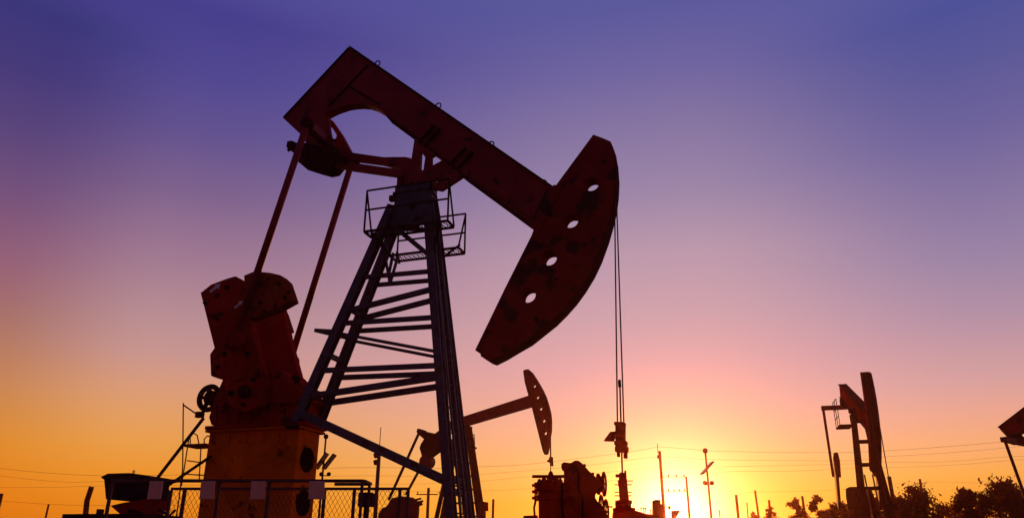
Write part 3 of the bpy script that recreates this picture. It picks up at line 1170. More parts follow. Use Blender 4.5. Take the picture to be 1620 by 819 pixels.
for (x, y, rx, c0) in ((955.5, 765, 0.185, 950), (951.3, 803, 0.20, 946), (959, 809, 0.19, 954)):
    bm = B()
    c = V_(x, y, 0.35)
    ax = Vector((1, 0.17, 0))
    ring(bm, c, ax, rx, 0.017, 26, 6)
    tube(bm, [c - Vector((0, 0, rx)), c + Vector((0, 0, rx))], 0.012, 6)
    tube(bm, [c - Vector((0, rx, 0)), c + Vector((0, rx, 0))], 0.012, 6)
    tube(bm, [c - ax * 0.12, c + ax * 0.05], 0.02, 8)
    obj('handwheel', bm, 'valve', vb, smooth=True)
bm = B()
for x, y in ((923, 735.5), (936, 749)):
    lathe(bm, V_(x, y + 2.5, 0.22), (0.6, 0, 0.8), [(0, 0.03), (0.04, 0.03), (0.04, 0.02), (0.055, 0.02)], 6)
for y in (767, 777, 787):
    lathe(bm, V_(851, y, 0.55), (-1, 0, 0), [(0, 0.05), (0.06, 0.05), (0.06, 0.025), (0.10, 0.025)], 8)
split('bonnet_bolt', bm, 'valve', vb)
bm = B()
for x, r in ((945, 0.17), (949.5, 0.13)):
    lathe(bm, V_(x, 765, 0.35), (1, 0.17, 0), [(0, r), (0.035, r)], 20)
split('gland_flange', bm, 'valve', vb)
bm = B()
tube(bm, [V_(906, 748, 0.05), V_(912, 742, 0.0), V_(916, 750, 0.0), V_(915, 772, 0.05), V_(922, 790, 0.06), V_(921, 830, 0.06)], 0.014, 6)
tube(bm, [V_(889, 765, 0.0), V_(889, 800, -0.02), V_(893, 830, -0.02)], 0.018, 6)
split('instrument_tube', bm, 'dark', vb)
bm = B()
tube(bm, [V_(958, 801, 0.35), V_(969, 801, 0.35)], 0.014, 6)
obj('stem', bm, 'valve', vb)
bm = B()
prism(bm, FV.uz([(828, 815), (849, 814), (849, 880), (828, 880)], 0.2), 0.2, 0.5)
tube(bm, [V_(848, 789, 0.15), V_(845, 802, 0.15), V_(846, 818, 0.15)], 0.02, 6)
obj('side_bracket', bm, 'valve', vb)

# ------------------------------------------------------------------ second pumpjack (middle distance)
F2 = Frame.at(735, 36, ROT)
p2 = thing('pumpjack', F2, 'smaller middle-distance pumpjack seen behind the blue tower, beam tilted up to the right', 'pumpjack', 'pumpjacks in the oil field')
Q = F2.p
bm = B()
h2 = [(827.5, 586), (831, 584), (836, 583.5), (841, 588), (847, 597), (853, 607), (858, 616), (863, 627), (867, 640), (870, 652), (871.3, 665), (871, 680), (869, 692), (866.5, 710), (865, 717), (861, 718), (858.5, 713), (851, 683), (841, 643), (836, 626), (830, 604)]
prism(bm, F2.uz(h2, -0.15), -0.15, 0.15, [circ((q.x, q.z), 0.085, 14) for q in (Q(x, y, -0.15) for x, y in ((845, 610), (850, 628), (855, 646), (859.8, 665), (862.3, 684.5)))])
obj('horse_head', bm, 'head', p2)
bm = B()
prism(bm, F2.uz([(836, 625), (841, 642.5), (737, 673), (700, 684), (694, 672), (733, 658)], -0.12), -0.12, 0.12)
obj('walking_beam', bm, 'red', p2, bevel=0.02)
bm = B()
prism(bm, F2.uz([(699, 683), (694, 681), (685, 688), (669, 682), (669, 679), (661, 677), (659, 683), (666, 690), (671, 694), (666, 702), (664, 708), (668, 722), (676, 724), (687, 716), (701, 706), (708, 690)], -0.2), -0.25, 0.3,
      [circ((Q(677.5, 698.5, -0.2).x, Q(677.5, 698.5, -0.2).z), 0.10, 12)])
obj('tail_yoke', bm, 'dark', p2, bevel=0.02)
bm = B()
c = Q(676, 730, 0)
lathe(bm, c + Vector((0, -0.3, 0)), (0, 1, 0), [(0, 0.2), (0.03, 0.31), (0.57, 0.31), (0.6, 0.2)], 20)
obj('balance_weight', bm, 'red', p2)
for a_, b_, v in (((663, 684), (615, 790), -0.85), ((692, 690), (642, 782), 0.85)):
    bm = B()
    tube(bm, [Q(*a_, v), Q(*b_, v)], 0.07, 8)
    obj('pitman_arm', bm, 'dark', p2)
bm = B()
bar(bm, Q(663, 684, -0.85), Q(692, 690, 0.85), 0.2, 0.2)
obj('equalizer_beam', bm, 'dark', p2)
for v in (-0.75, 0.65):
    bm = B()
    prism(bm, F2.uz([(598, 812), (604, 803), (612, 800), (620, 787), (634, 784), (644, 785), (652, 786), (657, 791), (665, 792), (666, 796), (661, 800), (661, 806), (660, 818), (655, 835), (620, 840), (598, 835)], v), v, v + 0.2)
    obj('crank', bm, 'red', p2, bevel=0.02)
bm = B()
for x, y in ((663, 789), (666, 793), (665, 798)):
    c = Q(x, y, -0.7)
    bar(bm, c - Vector((0.3, 0, 0.05)), c + Vector((0.1, 0, 0.03)), 0.08, 0.08)
split('crank_lug', bm, 'dark', p2)
bm = B()
c0, c1 = Q(605, 822, -0.5), Q(665, 822, -0.5)
box(bm, c0.x, c1.x, -0.6, 0.6, 0.0, c0.z)
obj('pedestal', bm, 'orange', p2)
top = Q(733, 674, 0)
for (xb, yb, v) in ((692, 812, -0.8), (700, 815, 0.8), (757, 812, -0.8), (764, 812, 0.8)):
    e = Q(xb, yb, v)
    t_ = Vector((top.x + (0.25 if xb > 720 else -0.25), v * 0.25, top.z))
    e = extend(t_, e, 0.05)
    bm = B()
    bar(bm, t_, e, 0.16, 0.16)
    split('leg', bm, 'dark', p2)
bm = B()
for k in range(1, 8):
    t = k / 8.5
    a = extend(Vector((top.x - 0.25, -0.2, top.z)), Vector((Q(692, 812, -0.8).x, -0.8, 1.9)), top.z - t * 5)
    b = extend(Vector((top.x + 0.25, -0.2, top.z)), Vector((Q(757, 812, -0.8).x, -0.8, 1.9)), top.z - t * 5)
    bar(bm, a, b, 0.07, 0.09)
split('tower_brace', bm, 'dark', p2)
bm = B()
box(bm, top.x - 0.35, top.x + 0.35, -0.3, 0.3, top.z - 0.45, top.z)
obj('saddle', bm, 'dark', p2)
bm = B()
for y in (687, 692.5, 699, 706):
    bar(bm, Q(737, y, -0.5), Q(750, y + 0.5, -0.5), 0.035, 0.035)
bar(bm, Q(750, 686, -0.5), Q(751, 707, -0.5), 0.035, 0.035)
bar(bm, Q(737, 707, -0.3), Q(751.5, 707.5, -0.3), 0.5, 0.08)
obj('guard_rail', bm, 'dark', p2)
bm = B()
bar(bm, Q(726, 708, -0.4), Q(734, 812, -0.4), 0.1, 0.1)
bar(bm, Q(722, 708, -0.4), Q(729, 812, -0.4), 0.1, 0.1)
obj('ladder', bm, 'dark', p2)
bm = B()
tube(bm, [Q(870, 690, 0), Q(871, 728, 0), Vector((Q(871, 728, 0).x, 0, 1.2))], 0.022, 6)
tube(bm, [Q(871.3, 690, 0.3), Q(871.8, 722, 0.3)], 0.018, 6)
obj('bridle_cable', bm, 'cable', p2)
bm = B()
prism(bm, F2.uz([(865, 728), (868, 726), (869, 722), (873, 722), (873.5, 736), (870, 736), (869.5, 730), (866, 730)], -0.1), -0.1, 0.15)
obj('carrier_bar', bm, 'dark', p2)
w2 = Frame(*(F2.o + F2.m @ Vector((Q(871, 728, 0).x, 0, 0))).xy, ROT)
bm = B()
lathe(bm, (0, 0, 0), (0, 0, 1), [(0, 0.2), (0.8, 0.2), (0.8, 0.28), (0.95, 0.28), (0.95, 0.12), (1.5, 0.1), (1.7, 0.06)], 14)
o = obj('wellhead', bm, 'dark')
o.location = w2.o
tag(o, 'far wellhead under the middle-distance pumpjack, behind the flanged valve body', 'wellhead')


# ------------------------------------------------------------------ generic pumpjack for the two on the right
def far_pumpjack(fr, label, zs, tilt, Lh, Lt, headlen, crank_a, eqh=1.0, ed=0.85, eo=0.45, cx0=-0.1, Cz=2.4, pz=0.5, m='red', strip_m='crank'):
    t = thing('pumpjack', fr, label, 'pumpjack', 'pumpjacks in the oil field')
    ct, st = math.cos(tilt), math.sin(tilt)

    def bp(a, h):                 # along the beam, above its axis
        return (a * ct - h * st, zs + a * st + h * ct)
    bm = B()
    prism(bm, [bp(-Lt, -0.24), bp(-Lt, 0.26), bp(-Lt + 0.5, 0.30), bp(Lh, 0.33), bp(Lh, -0.33), bp(0, -0.27)], -0.13, 0.13)
    w = obj('walking_beam', bm, strip_m, t, bevel=0.02)
    bm = B()
    for h in (-0.31, 0.35):
        a, b = bp(-Lt, h * 0.85), bp(Lh, h)
        bar(bm, (a[0], 0, a[1]), (b[0], 0, b[1]), 0.03, 0.34, UPV)
    split('flange', bm, 'dark', w)
    # horsehead: arc centred on the saddle
    Rr = Lh + 0.55
    n = 12
    up_, dn = headlen * 0.50, headlen * 0.50
    arc = []
    for k in range(n + 1):
        g_ = -dn / Rr + (up_ + dn) / Rr * k / n
        arc.append(bp(Rr * math.cos(g_), Rr * math.sin(g_)))
    back = [bp(Rr * math.cos(up_ / Rr) - 0.25, Rr * math.sin(up_ / Rr)), bp(Lh, 0.4), bp(Lh, -0.4), bp(Rr * math.cos(dn / Rr) - 0.25, -Rr * math.sin(dn / Rr))]
    hs = [circ(bp(Lh + 0.22 + 0.0 * k, 0.0 + k * headlen * 0.14), 0.06, 10) for k in (-2.6, -1.6, -0.5, 0.6, 1.7, 2.6)]
    bm = B()
    prism(bm, arc + back, -0.16, 0.16, hs[1:-1])
    hd = obj('horse_head', bm, 'crank', t)
    bm = B()
    for a, b in zip(arc, arc[1:]):
        bar(bm, (a[0], 0, a[1]), (b[0], 0, b[1]), 0.02, 0.36, UPV)
    obj('arc_plate', bm, 'dark', hd)
    # tower
    tz = zs - 0.45
    for sx, fx in ((-1, -0.35), (1, 1.05)):
        for sy in (-1, 1):
            bm = B()
            ibeam(bm, (sx * 0.2, sy * 0.22, tz), (fx, sy * 0.62, 0.05), 0.12, 0.14, 0.03, UPV)
            split('leg', bm, 'dark', t)
    bm = B()
    for k in range(1, 7):
        z = tz * (1 - k / 7.0)
        f = 1 - z / tz
        xa_, xb_ = -0.2 - 0.15 * f, 0.2 + 0.85 * f
        v = 0.22 + 0.4 * f
        for s in (-1, 1):
            bar(bm, (xa_, s * v, z), (xb_, s * v, z), 0.06, 0.08)
        for x_ in (xa_, xb_):
            bar(bm, (x_, -v, z), (x_, v, z), 0.06, 0.08)
    for k in range(1, 6):
        f0, f1 = 1 - (1 - k / 7.0), 1 - (1 - (k + 1) / 7.0)
        for s in (-1, 1):
            p0 = (-0.2 - 0.15 * f0, s * (0.22 + 0.4 * f0), tz * (1 - f0))
            p1 = (0.2 + 0.85 * f1, s * (0.22 + 0.4 * f1), tz * (1 - f1))
            bar(bm, p0, p1, 0.05, 0.05)
    split('tower_brace', bm, 'dark', t)
    bm = B()
    box(bm, -0.35, 0.35, -0.3, 0.3, tz - 0.1, tz + 0.22)
    lathe(bm, (0, -0.35, zs - 0.1), (0, 1, 0), [(0, 0.12), (0.7, 0.12)], 12)
    obj('saddle', bm, 'dark', t)
    # platform with mesh guard
    bm = B()
    z = tz - pz
    for v0, v1 in ((-0.85, -0.35), (0.3, 0.42)):
        box(bm, -0.5, 0.55, v0, v1, z - 0.05, z)
    pf = obj('platform', bm, 'dark', t)
    bm = B()
    for v in (-0.83, 0.40):
        for x_ in (-0.48, 0.0, 0.53):
            bar(bm, (x_, v, z), (x_, v, z + 1.0), 0.025, 0.025)
        for h in (0.33, 0.66, 1.0):
            bar(bm, (-0.48, v, z + h), (0.53, v, z + h), 0.022, 0.022)
    obj('guard_rail', bm, 'steel', pf)
    # ladder
    bm = B()
    for s in (-1, 1):
        bar(bm, (0.45, -0.1 + s * 0.14, tz * 0.65), (0.95, -0.1 + s * 0.14, 1.3), 0.05, 0.05)
    obj('ladder', bm, 'red', t)
    # equalizer, pitmans, cranks
    ex, ez = bp(-Lt + eo, -ed)
    bm = B()
    bar(bm, (ex, -eqh, ez), (ex, eqh, ez), 0.22, 0.17)
    eq = obj('equalizer_beam', bm, m, t)
    bm = B()
    q = bp(-Lt + eo, -0.2)
    bar(bm, (ex, 0, ez), (q[0], 0, q[1]), 0.3, 0.35)
    lathe(bm, (ex, -0.2, (ez + q[1]) / 2), (0, 1, 0), [(0, 0.2), (0.4, 0.2)], 14)
    obj('equalizer_bearing', bm, 'dark', eq)
    Cx = -Lt + cx0
    px_, pz_ = Cx + math.cos(crank_a) * 0.95, Cz + math.sin(crank_a) * 0.95
    for s in (-1, 1):
        bm = B()
        tube(bm, [(ex, s * (eqh - 0.07), ez), (px_, s * (eqh - 0.07), pz_)], 0.055, 8)
        obj('pitman_arm', bm, m, t)
        bm = B()
        d_ = Vector((math.cos(crank_a), 0, math.sin(crank_a)))
        n_ = Vector((-d_.z, 0, d_.x))
        cc = Vector((Cx, 0, Cz))
        pts = [cc - d_ * 0.4 + n_ * 0.25, cc + d_ * 1.7 + n_ * 0.2, cc + d_ * 1.9, cc + d_ * 1.7 - n_ * 0.2, cc - d_ * 0.4 - n_ * 0.25]
        prism(bm, [(p_.x, p_.z) for p_ in pts], s * (eqh - 0.2) - 0.06, s * (eqh - 0.2) + 0.06)
        ck_ = obj('crank', bm, m, t, bevel=0.02)
        bm = B()
        e_ = cc + d_ * 1.55
        prism(bm, [(e_.x + (d_ * a + n_ * b).x, e_.z + (d_ * a + n_ * b).z) for a, b in ((-0.5, -0.32), (0.3, -0.34), (0.48, 0), (0.3, 0.34), (-0.5, 0.32))], s * (eqh - 0.3) - 0.12, s * (eqh - 0.3) + 0.03)
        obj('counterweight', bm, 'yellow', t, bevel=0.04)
    bm = B()
    prism(bm, [(Cx - 0.5, Cz - 0.45), (Cx - 0.6, Cz + 0.1), (Cx - 0.3, Cz + 0.4), (Cx + 0.7, Cz + 0.4), (Cx + 1.1, Cz), (Cx + 1.1, Cz - 0.45)], -0.42, 0.42)
    obj('gear_reducer', bm, 'dark', t, bevel=0.05)
    bm = B()
    box(bm, Cx - 0.5, Cx + 1.0, -0.4, 0.4, 0.3, Cz - 0.46)
    obj('pedestal', bm, 'dark', t)
    bm = B()
    for v in (-0.55, 0.55):
        ibeam(bm, (Cx - 2, v, 0.16), (2.0, v, 0.16), 0.2, 0.26, 0.03)
    for k in range(7):
        x_ = Cx - 1.8 + k * 0.95
        bar(bm, (x_, -0.4, 0.14), (x_, 0.4, 0.14), 0.12, 0.16)
    obj('skid_base', bm, 'crank', t)
    # bridle
    gx = Rr * 1.0 + 0.02
    hx = max(a for a, b in arc) + 0.03
    hzz = [b for a, b in arc if a == max(a for a, b in arc)][0]
    bm = B()
    for s in (-1, 1):
        tube(bm, [(hx, s * 0.12, hzz), (hx, s * 0.10, 2.75)], 0.018, 6)
    obj('bridle_cable', bm, 'cable', t)
    bm = B()
    box(bm, hx - 0.1, hx + 0.1, -0.2, 0.2, 2.6, 2.78)
    box(bm, hx - 0.07, hx + 0.07, -0.09, 0.09, 2.35, 2.6)
    lathe(bm, (hx, 0, 1.3), (0, 0, 1), [(0, 0.02), (2.0, 0.02)], 6)
    obj('carrier_bar', bm, 'dark', t)
    f2 = fr.o + fr.m @ Vector((hx, 0, 0))
    return t, f2


F3 = Frame.at(1395, 29.5, math.atan2(-0.965, -0.262))
t3, q3 = far_pumpjack(F3, 'pumpjack on the right seen nearly head-on, its tall narrow horsehead turned toward the viewer', 6.55, R(-23), 2.35, 3.1, 3.9, R(60), ed=0.6, pz=0.25, Cz=3.35)
bm = B()
lathe(bm, (0, 0, 0), (0, 0, 1), [(0, 0.2), (0.7, 0.2), (0.7, 0.26), (0.85, 0.26), (0.85, 0.11), (1.3, 0.09)], 14)
o = obj('wellhead', bm, 'dark')
o.location = q3
tag(o, 'wellhead under the right-hand pumpjack, in front of the shrubs', 'wellhead')
F4 = Frame.at(1763, 25.8, math.atan2(-0.8, 0.6))
t4, q4 = far_pumpjack(F4, 'pumpjack cut off by the right edge, its tail and pitman above the trees', 6.6, R(30), 2.6, 2.7, 3.9, R(20), eqh=1.15, eo=0.12, ed=0.42, cx0=0.1, Cz=1.75)


# ------------------------------------------------------------------ poles
def pole(name, px, ytop, Y, r0, r1, m, label, cat, lean=0.0, group=None, extra=None, wob=0.0):
    fr = Frame.at(px, Y)
    q = fr.p(px, ytop, 0)
    # the foot stands on the same upright line, shifted by the lean
    t = thing(name, fr, label, cat, group)
    bm = B()
    n = 8
    tube(bm, [(lean * k / (n - 1) + random.uniform(-wob, wob), 0, q.z * k / (n - 1)) for k in range(n)], r0, 8, r1)
    obj('pole', bm, m, t, smooth=True)
    if extra:
        extra(t, fr, q.z, lean)
    return t


def foot_x(px_top, ytop, Y):
    """ground-row pixel column of an upright whose top is seen at (px_top, ytop)"""
    d = ray(px_top, ytop)
    X = d.x / d.y * Y
    g_ = ray(810, 869)
    lo = X / Y
    return 810 + F_PX * lo * (g_.y)


def upole(px, ytop, Y, *a, **k):
    fr = Frame.at(px, Y)
    d = ray(px, ytop)
    fr = Frame(d.x / d.y * Y, Y)
    name, r0, r1, m, label, cat = a
    z = EYE + d.z / d.y * Y
    t = thing(name, fr, label, cat, k.get('group'))
    bm = B()
    n = 8
    w = k.get('wob', 0)
    ln = k.get('lean', 0)
    tube(bm, [(ln * (kk / (n - 1) - 1) + random.uniform(-w, w), 0, z * kk / (n - 1)) for kk in range(n)], r0, 8, r1)
    obj('pole', bm, m, t, smooth=True)
    if k.get('extra'):
        k['extra'](t, fr, z)
    return t


def ex_solar(sz=1.0, py=None, panel=None, lamps=None, topball=True):
    def f(t, fr, z):
        if panel:
            for (a, b) in panel:
                bm = B()
                p0, p1 = fr.p(*a, -0.1), fr.p(*b, -0.1)
                bar(bm, p0, p1, 0.9 * sz, 0.10 * sz)
                obj('solar_panel', bm, 'panel', t)
        if topball:
            bm = B()
            lathe(bm, (0, 0, z - 0.02), (0, 0, 1), [(0, 0.06 * sz), (0.08 * sz, 0.16 * sz), (0.25 * sz, 0.16 * sz), (0.33 * sz, 0.06 * sz)], 12)
            obj('lamp_cap', bm, 'dark', t, smooth=True)
        for (x0_, x1_, y_) in lamps or ():
            bm = B()
            a_, b_ = fr.p(x0_, y_, 0), fr.p(x1_, y_, 0)
            tube(bm, [a_, b_], 0.03 * sz, 6)
            obj('lamp_arm', bm, 'dark', t)
            for e_ in (a_, b_):
                bm = B()
                lathe(bm, e_ + Vector((0, 0, -0.02)), (0, 0, 1), [(0, 0.07 * sz), (0.07 * sz, 0.14 * sz), (0.2 * sz, 0.14 * sz), (0.26 * sz, 0.06 * sz)], 12)
                obj('lamp', bm, 'dark', t, smooth=True)
    return f


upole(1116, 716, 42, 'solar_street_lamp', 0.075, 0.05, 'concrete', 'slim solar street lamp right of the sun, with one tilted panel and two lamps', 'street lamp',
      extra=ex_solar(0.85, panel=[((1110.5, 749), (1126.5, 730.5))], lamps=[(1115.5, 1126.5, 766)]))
upole(515.5, 693, 26, 'solar_street_lamp', 0.05, 0.03, 'steel', 'solar lamp pole right of the orange pedestal with two tilted panels', 'street lamp',
      extra=ex_solar(0.5, panel=[((500, 741), (518, 716)), ((512, 741), (530, 718))], lamps=[(508, 520, 751.5)]))


def ex_lamps600(t, fr, z):
    bm = B()
    for y_ in (718, 729):
        c_ = fr.p(596.5, y_, 0)
        bar(bm, c_ + Vector((-0.05, 0, 0)), (0.0, 0, c_.z - 0.1), 0.05, 0.05)
        lathe(bm, c_ + Vector((-0.15, 0, -0.08)), (1, 0, 0.3), [(0, 0.12), (0.12, 0.14), (0.28, 0.05)], 10)
    obj('floodlight', bm, 'dark', t)
    bm = B()
    tube(bm, [(0, 0, z), (0, 0, z + 1.2)], 0.02, 5)
    obj('lightning_rod', bm, 'steel', t)


upole(600, 714, 38, 'floodlight_mast', 0.11, 0.09, 'steel', 'tall mast with two small floodlights and a lightning rod behind the big diagonal brace', 'mast', extra=ex_lamps600)


def ex_cross(w, n=1, dz=0.45, ins=True):
    def f(t, fr, z):
        for k in range(n):
            bm = B()
            zz_ = z - 0.5 - k * dz
            bar(bm, (-w, 0, zz_), (w * 0.8, 0, zz_), 0.07, 0.08)
            ca_ = obj('crossarm', bm, 'wood', t)
            bm = B()
            for x_ in (-w * 0.9, 0, w * 0.9):
                lathe(bm, (x_, 0, zz_ + 0.06), (0, 0, 1), [(0, 0.02), (0.03, 0.05), (0.07, 0.03), (0.12, 0.05), (0.16, 0.02)], 8)
            split('insulator', bm, 'steel', ca_)
    return f


G = 'utility poles beyond the wells'
upole(678, 771, 62, 'utility_pole', 0.14, 0.11, 'wood', 'utility pole with a crossarm between the tail of the middle pumpjack and the blue tower', 'utility pole', extra=ex_cross(0.95), group=G)
upole(1455, 757, 85, 'utility_pole', 0.16, 0.13, 'wood', 'short utility pole with a crossarm rising behind the bushes on the right', 'utility pole', extra=ex_cross(0.7), group=G)
upole(1406.5, 753, 48, 'utility_pole', 0.14, 0.12, 'wood', 'plain dark pole just right of the head-on pumpjack', 'utility pole', group=G)


def ex_tip(t, fr, z):
    bm = B()
    tube(bm, [(-0.12, 0, z - 0.15), (-0.12, 0, z + 0.5)], 0.025, 5)
    lathe(bm, (-0.12, 0, z - 0.5), (0, 0, 1), [(0, 0.04), (0.1, 0.1), (0.25, 0.04)], 8)
    split('insulator', bm, 'dark', t)


fpo = upole(1043.5, 713, 52, 'utility_pole', 0.13, 0.09, 'wood', 'tall wooden power pole standing directly over the setting sun', 'utility pole', extra=ex_tip, group=G)
spo = upole(1085.5, 753, 52, 'utility_pole', 0.10, 0.07, 'wood', 'shorter wooden pole joined by a crossbar to the tall pole over the sun', 'utility pole', group=G)
FX = Frame(0, 52)
bm = B()
for y_, nn in ((754, 3), (777, 4)):
    a, b = FX.p(1049 if y_ == 754 else 1052, y_, 0), FX.p(1086, y_, 0)
    bar(bm, a, b, 0.035, 0.035)
    for k in range(nn):
        c = a.lerp(b, (k + 0.7) / nn)
        lathe(bm, c + Vector((0, 0, 0.03)), (0, 0, 1), [(0, 0.03), (0.04, 0.06), (0.09, 0.035), (0.13, 0.05), (0.16, 0.02)], 8)
o = obj('pole_crossbar', bm, 'steel')
o.location = FX.o
tag(o, 'pair of thin crossbars with insulators strung between the two poles over the sun', 'crossbar')

G2 = 'bare posts along the horizon'
for px, yt, Y, r, lab in ((1164.5, 782, 45, 0.08, 'leaning bare post right of the solar lamp'), (1181.5, 794, 70, 0.05, 'short faint post between two taller bare posts'),
                          (1194.5, 775, 60, 0.08, 'tallest bare post between the solar lamp and the saplings'), (1216.5, 790, 55, 0.08, 'bare post at the left of the first sapling'),
                          (1269, 784, 55, 0.09, 'bare post between the two tallest saplings'), (1138, 806, 80, 0.06, 'tiny bare post just right of the solar lamp foot'),
                          (780.5, 789, 55, 0.08, 'bare post between the square sign and the flanged valve'), (143.5, 769, 30, 0.10, 'crooked dark post left of the lidded box'),
                          (77, 797, 60, 0.07, 'thin post at the far left carrying a low wire'), (126.5, 812, 60, 0.06, 'tiny post tip at the left between two taller posts'),
                          (1, 780, 30, 0.10, 'dark post cut off by the left edge')):
    upole(px, yt, Y, 'post', r * 1.15, r, 'wood', lab, 'post', group=G2, lean=random.uniform(-0.15, 0.15), wob=0.05 if px == 143.5 else 0)

# square sign behind the tower foot
FS = Frame.at(768, 30)
sg = thing('sign', FS, 'small square sign on two posts right of the blue tower', 'sign')
bm = B()
prism(bm, FS.uz([(762.5, 792.5), (772.5, 794), (772.5, 808), (762.5, 807)], 0), -0.02, 0.0)
obj('sign_board', bm, 'crank', sg)
bm = B()
q = FS.p(760.7, 790, 0.03)
bar(bm, (q.x, 0.03, 0), (q.x, 0.03, q.z), 0.05, 0.05)
q2 = FS.p(768, 795, 0.03)
bar(bm, (q2.x, 0.03, 0), (q2.x, 0.03, q2.z), 0.04, 0.04)
bar(bm, (q.x, 0.02, q2.z - 0.08), (q2.x, 0.02, q2.z - 0.08), 0.02, 0.02)
obj('post', bm, 'steel', sg)

# orange cabinet near the sun and a small lamp arm
FO = Frame.at(1040, 20)
oc = thing('valve_cabinet', FO, 'upright block-shaped cabinet with a stepped top in front of the sun glare', 'cabinet')
bm = B()
prism(bm, FO.uz([(1034.3, 791), (1037, 789.5), (1045, 790), (1045.5, 796), (1049, 798), (1049.5, 850), (1034, 850)], 0), 0, 0.25)
obj('cabinet', bm, 'crank', oc, bevel=0.01)
q = FO.p(1041, 835, 0.12)
bm = B()
box(bm, q.x - 0.08, q.x + 0.08, 0.05, 0.2, 0, q.z)
obj('stand', bm, 'crank', oc)
bm = B()
tube(bm, [FO.p(1049, 801, 0.1), FO.p(1057, 801, 0.1)], 0.012, 6)
lathe(bm, FO.p(1057, 802.5, 0.1), (1, 0, 0.2), [(0, 0.03), (0.06, 0.04)], 8)
tube(bm, [FO.p(1059, 803, 0.1), FO.p(1059.5, 814, 0.1)], 0.01, 5)
obj('pipe_arm', bm, 'steel', oc)
FY = Frame.at(1068, 40)
bm = B()
q0, q1 = FY.p(1062.5, 806.5, 0), FY.p(1077, 819, 0)
prism(bm, FY.uz([(1063.5, 807), (1076.5, 806.5), (1070.5, 817), (1064, 825)], 0), 0, 0.3)
bar(bm, (FY.p(1067, 815, 0).x, 0.15, 0), (FY.p(1067, 815, 0).x, 0.15, FY.p(1067, 815, 0).z), 0.06, 0.06)
o = obj('marker_flag', bm, 'yellow')
o.location = FY.o
tag(o, 'small yellowish marker almost lost in the glare between the two joined poles', 'marker')

# ------------------------------------------------------------------ wires
def wire(pts, Y, label, r=0.022):
    r *= 0.36
    fr = Frame(0, Y)
    q = [fr.p(x, y, 0) for x, y in pts]
    out = []
    n = len(q)
    for i in range(n - 1):            # Catmull-Rom through the sag points
        p0, p1, p2_, p3 = q[max(i - 1, 0)], q[i], q[i + 1], q[min(i + 2, n - 1)]
        for k in range(6):
            t = k / 6
            out.append(0.5 * ((2 * p1) + (-p0 + p2_) * t + (2 * p0 - 5 * p1 + 4 * p2_ - p3) * t * t + (-p0 + 3 * p1 - 3 * p2_ + p3) * t ** 3))
    out.append(q[-1])
    bm = B()
    tube(bm, out, r, 4)
    o = obj('power_line', bm, 'cable')
    o.location = fr.o
    tag(o, label, 'power line', 'power lines above the horizon')


wire([(-80, 728), (0, 740), (64, 746.5), (159, 751.7), (300, 750), (420, 744), (560, 739), (700, 740), (750, 738), (832, 734), (951, 720), (1004, 713), (1042, 706)], 52.3, 'topmost power line left of the tall pole over the sun')
wire([(1042, 706), (1082, 709), (1126, 712.5), (1178, 714), (1313, 715.3), (1400, 712.5), (1489, 706.5), (1577, 699), (1700, 684)], 52.3, 'topmost power line right of the tall pole over the sun')
wire([(-80, 742), (0, 752), (64, 759), (112, 762), (160, 761), (300, 757), (560, 752), (696, 753), (750, 750), (845, 743), (950, 733), (1042, 722), (1119, 726), (1236, 727.6), (1343, 728), (1400, 722), (1489, 716.5), (1577, 709), (1620, 704.5), (1700, 695)], 53, 'second power line from the top, meeting the tall pole below its tip', 0.018)
wire([(-80, 771), (0, 770.6), (96, 770), (160, 768), (400, 766), (696, 764), (838, 753.5), (950, 747), (1042, 739), (1139, 737.7), (1275, 735), (1345, 733), (1400, 731), (1500, 729.6), (1577, 723), (1620, 721), (1700, 716)], 60, 'third power line from the top, long shallow sag', 0.018)
wire([(600, 777), (750, 776), (838, 772), (1000, 757), (1139, 746), (1255, 744.5), (1343, 740.6), (1400, 739), (1500, 735.5), (1620, 726), (1700, 721)], 60, 'fourth power line from the top, starting behind the blue tower', 0.018)
wire([(-80, 786), (0, 791.5), (80, 797), (170, 799), (300, 798)], 60, 'low wire at the far left passing the thin post', 0.022)
wire([(1160, 781), (1201, 777.5), (1313, 775), (1455, 762), (1560, 763), (1700, 757)], 85, 'low wire on the right running to the crossarm pole behind the bushes', 0.02)


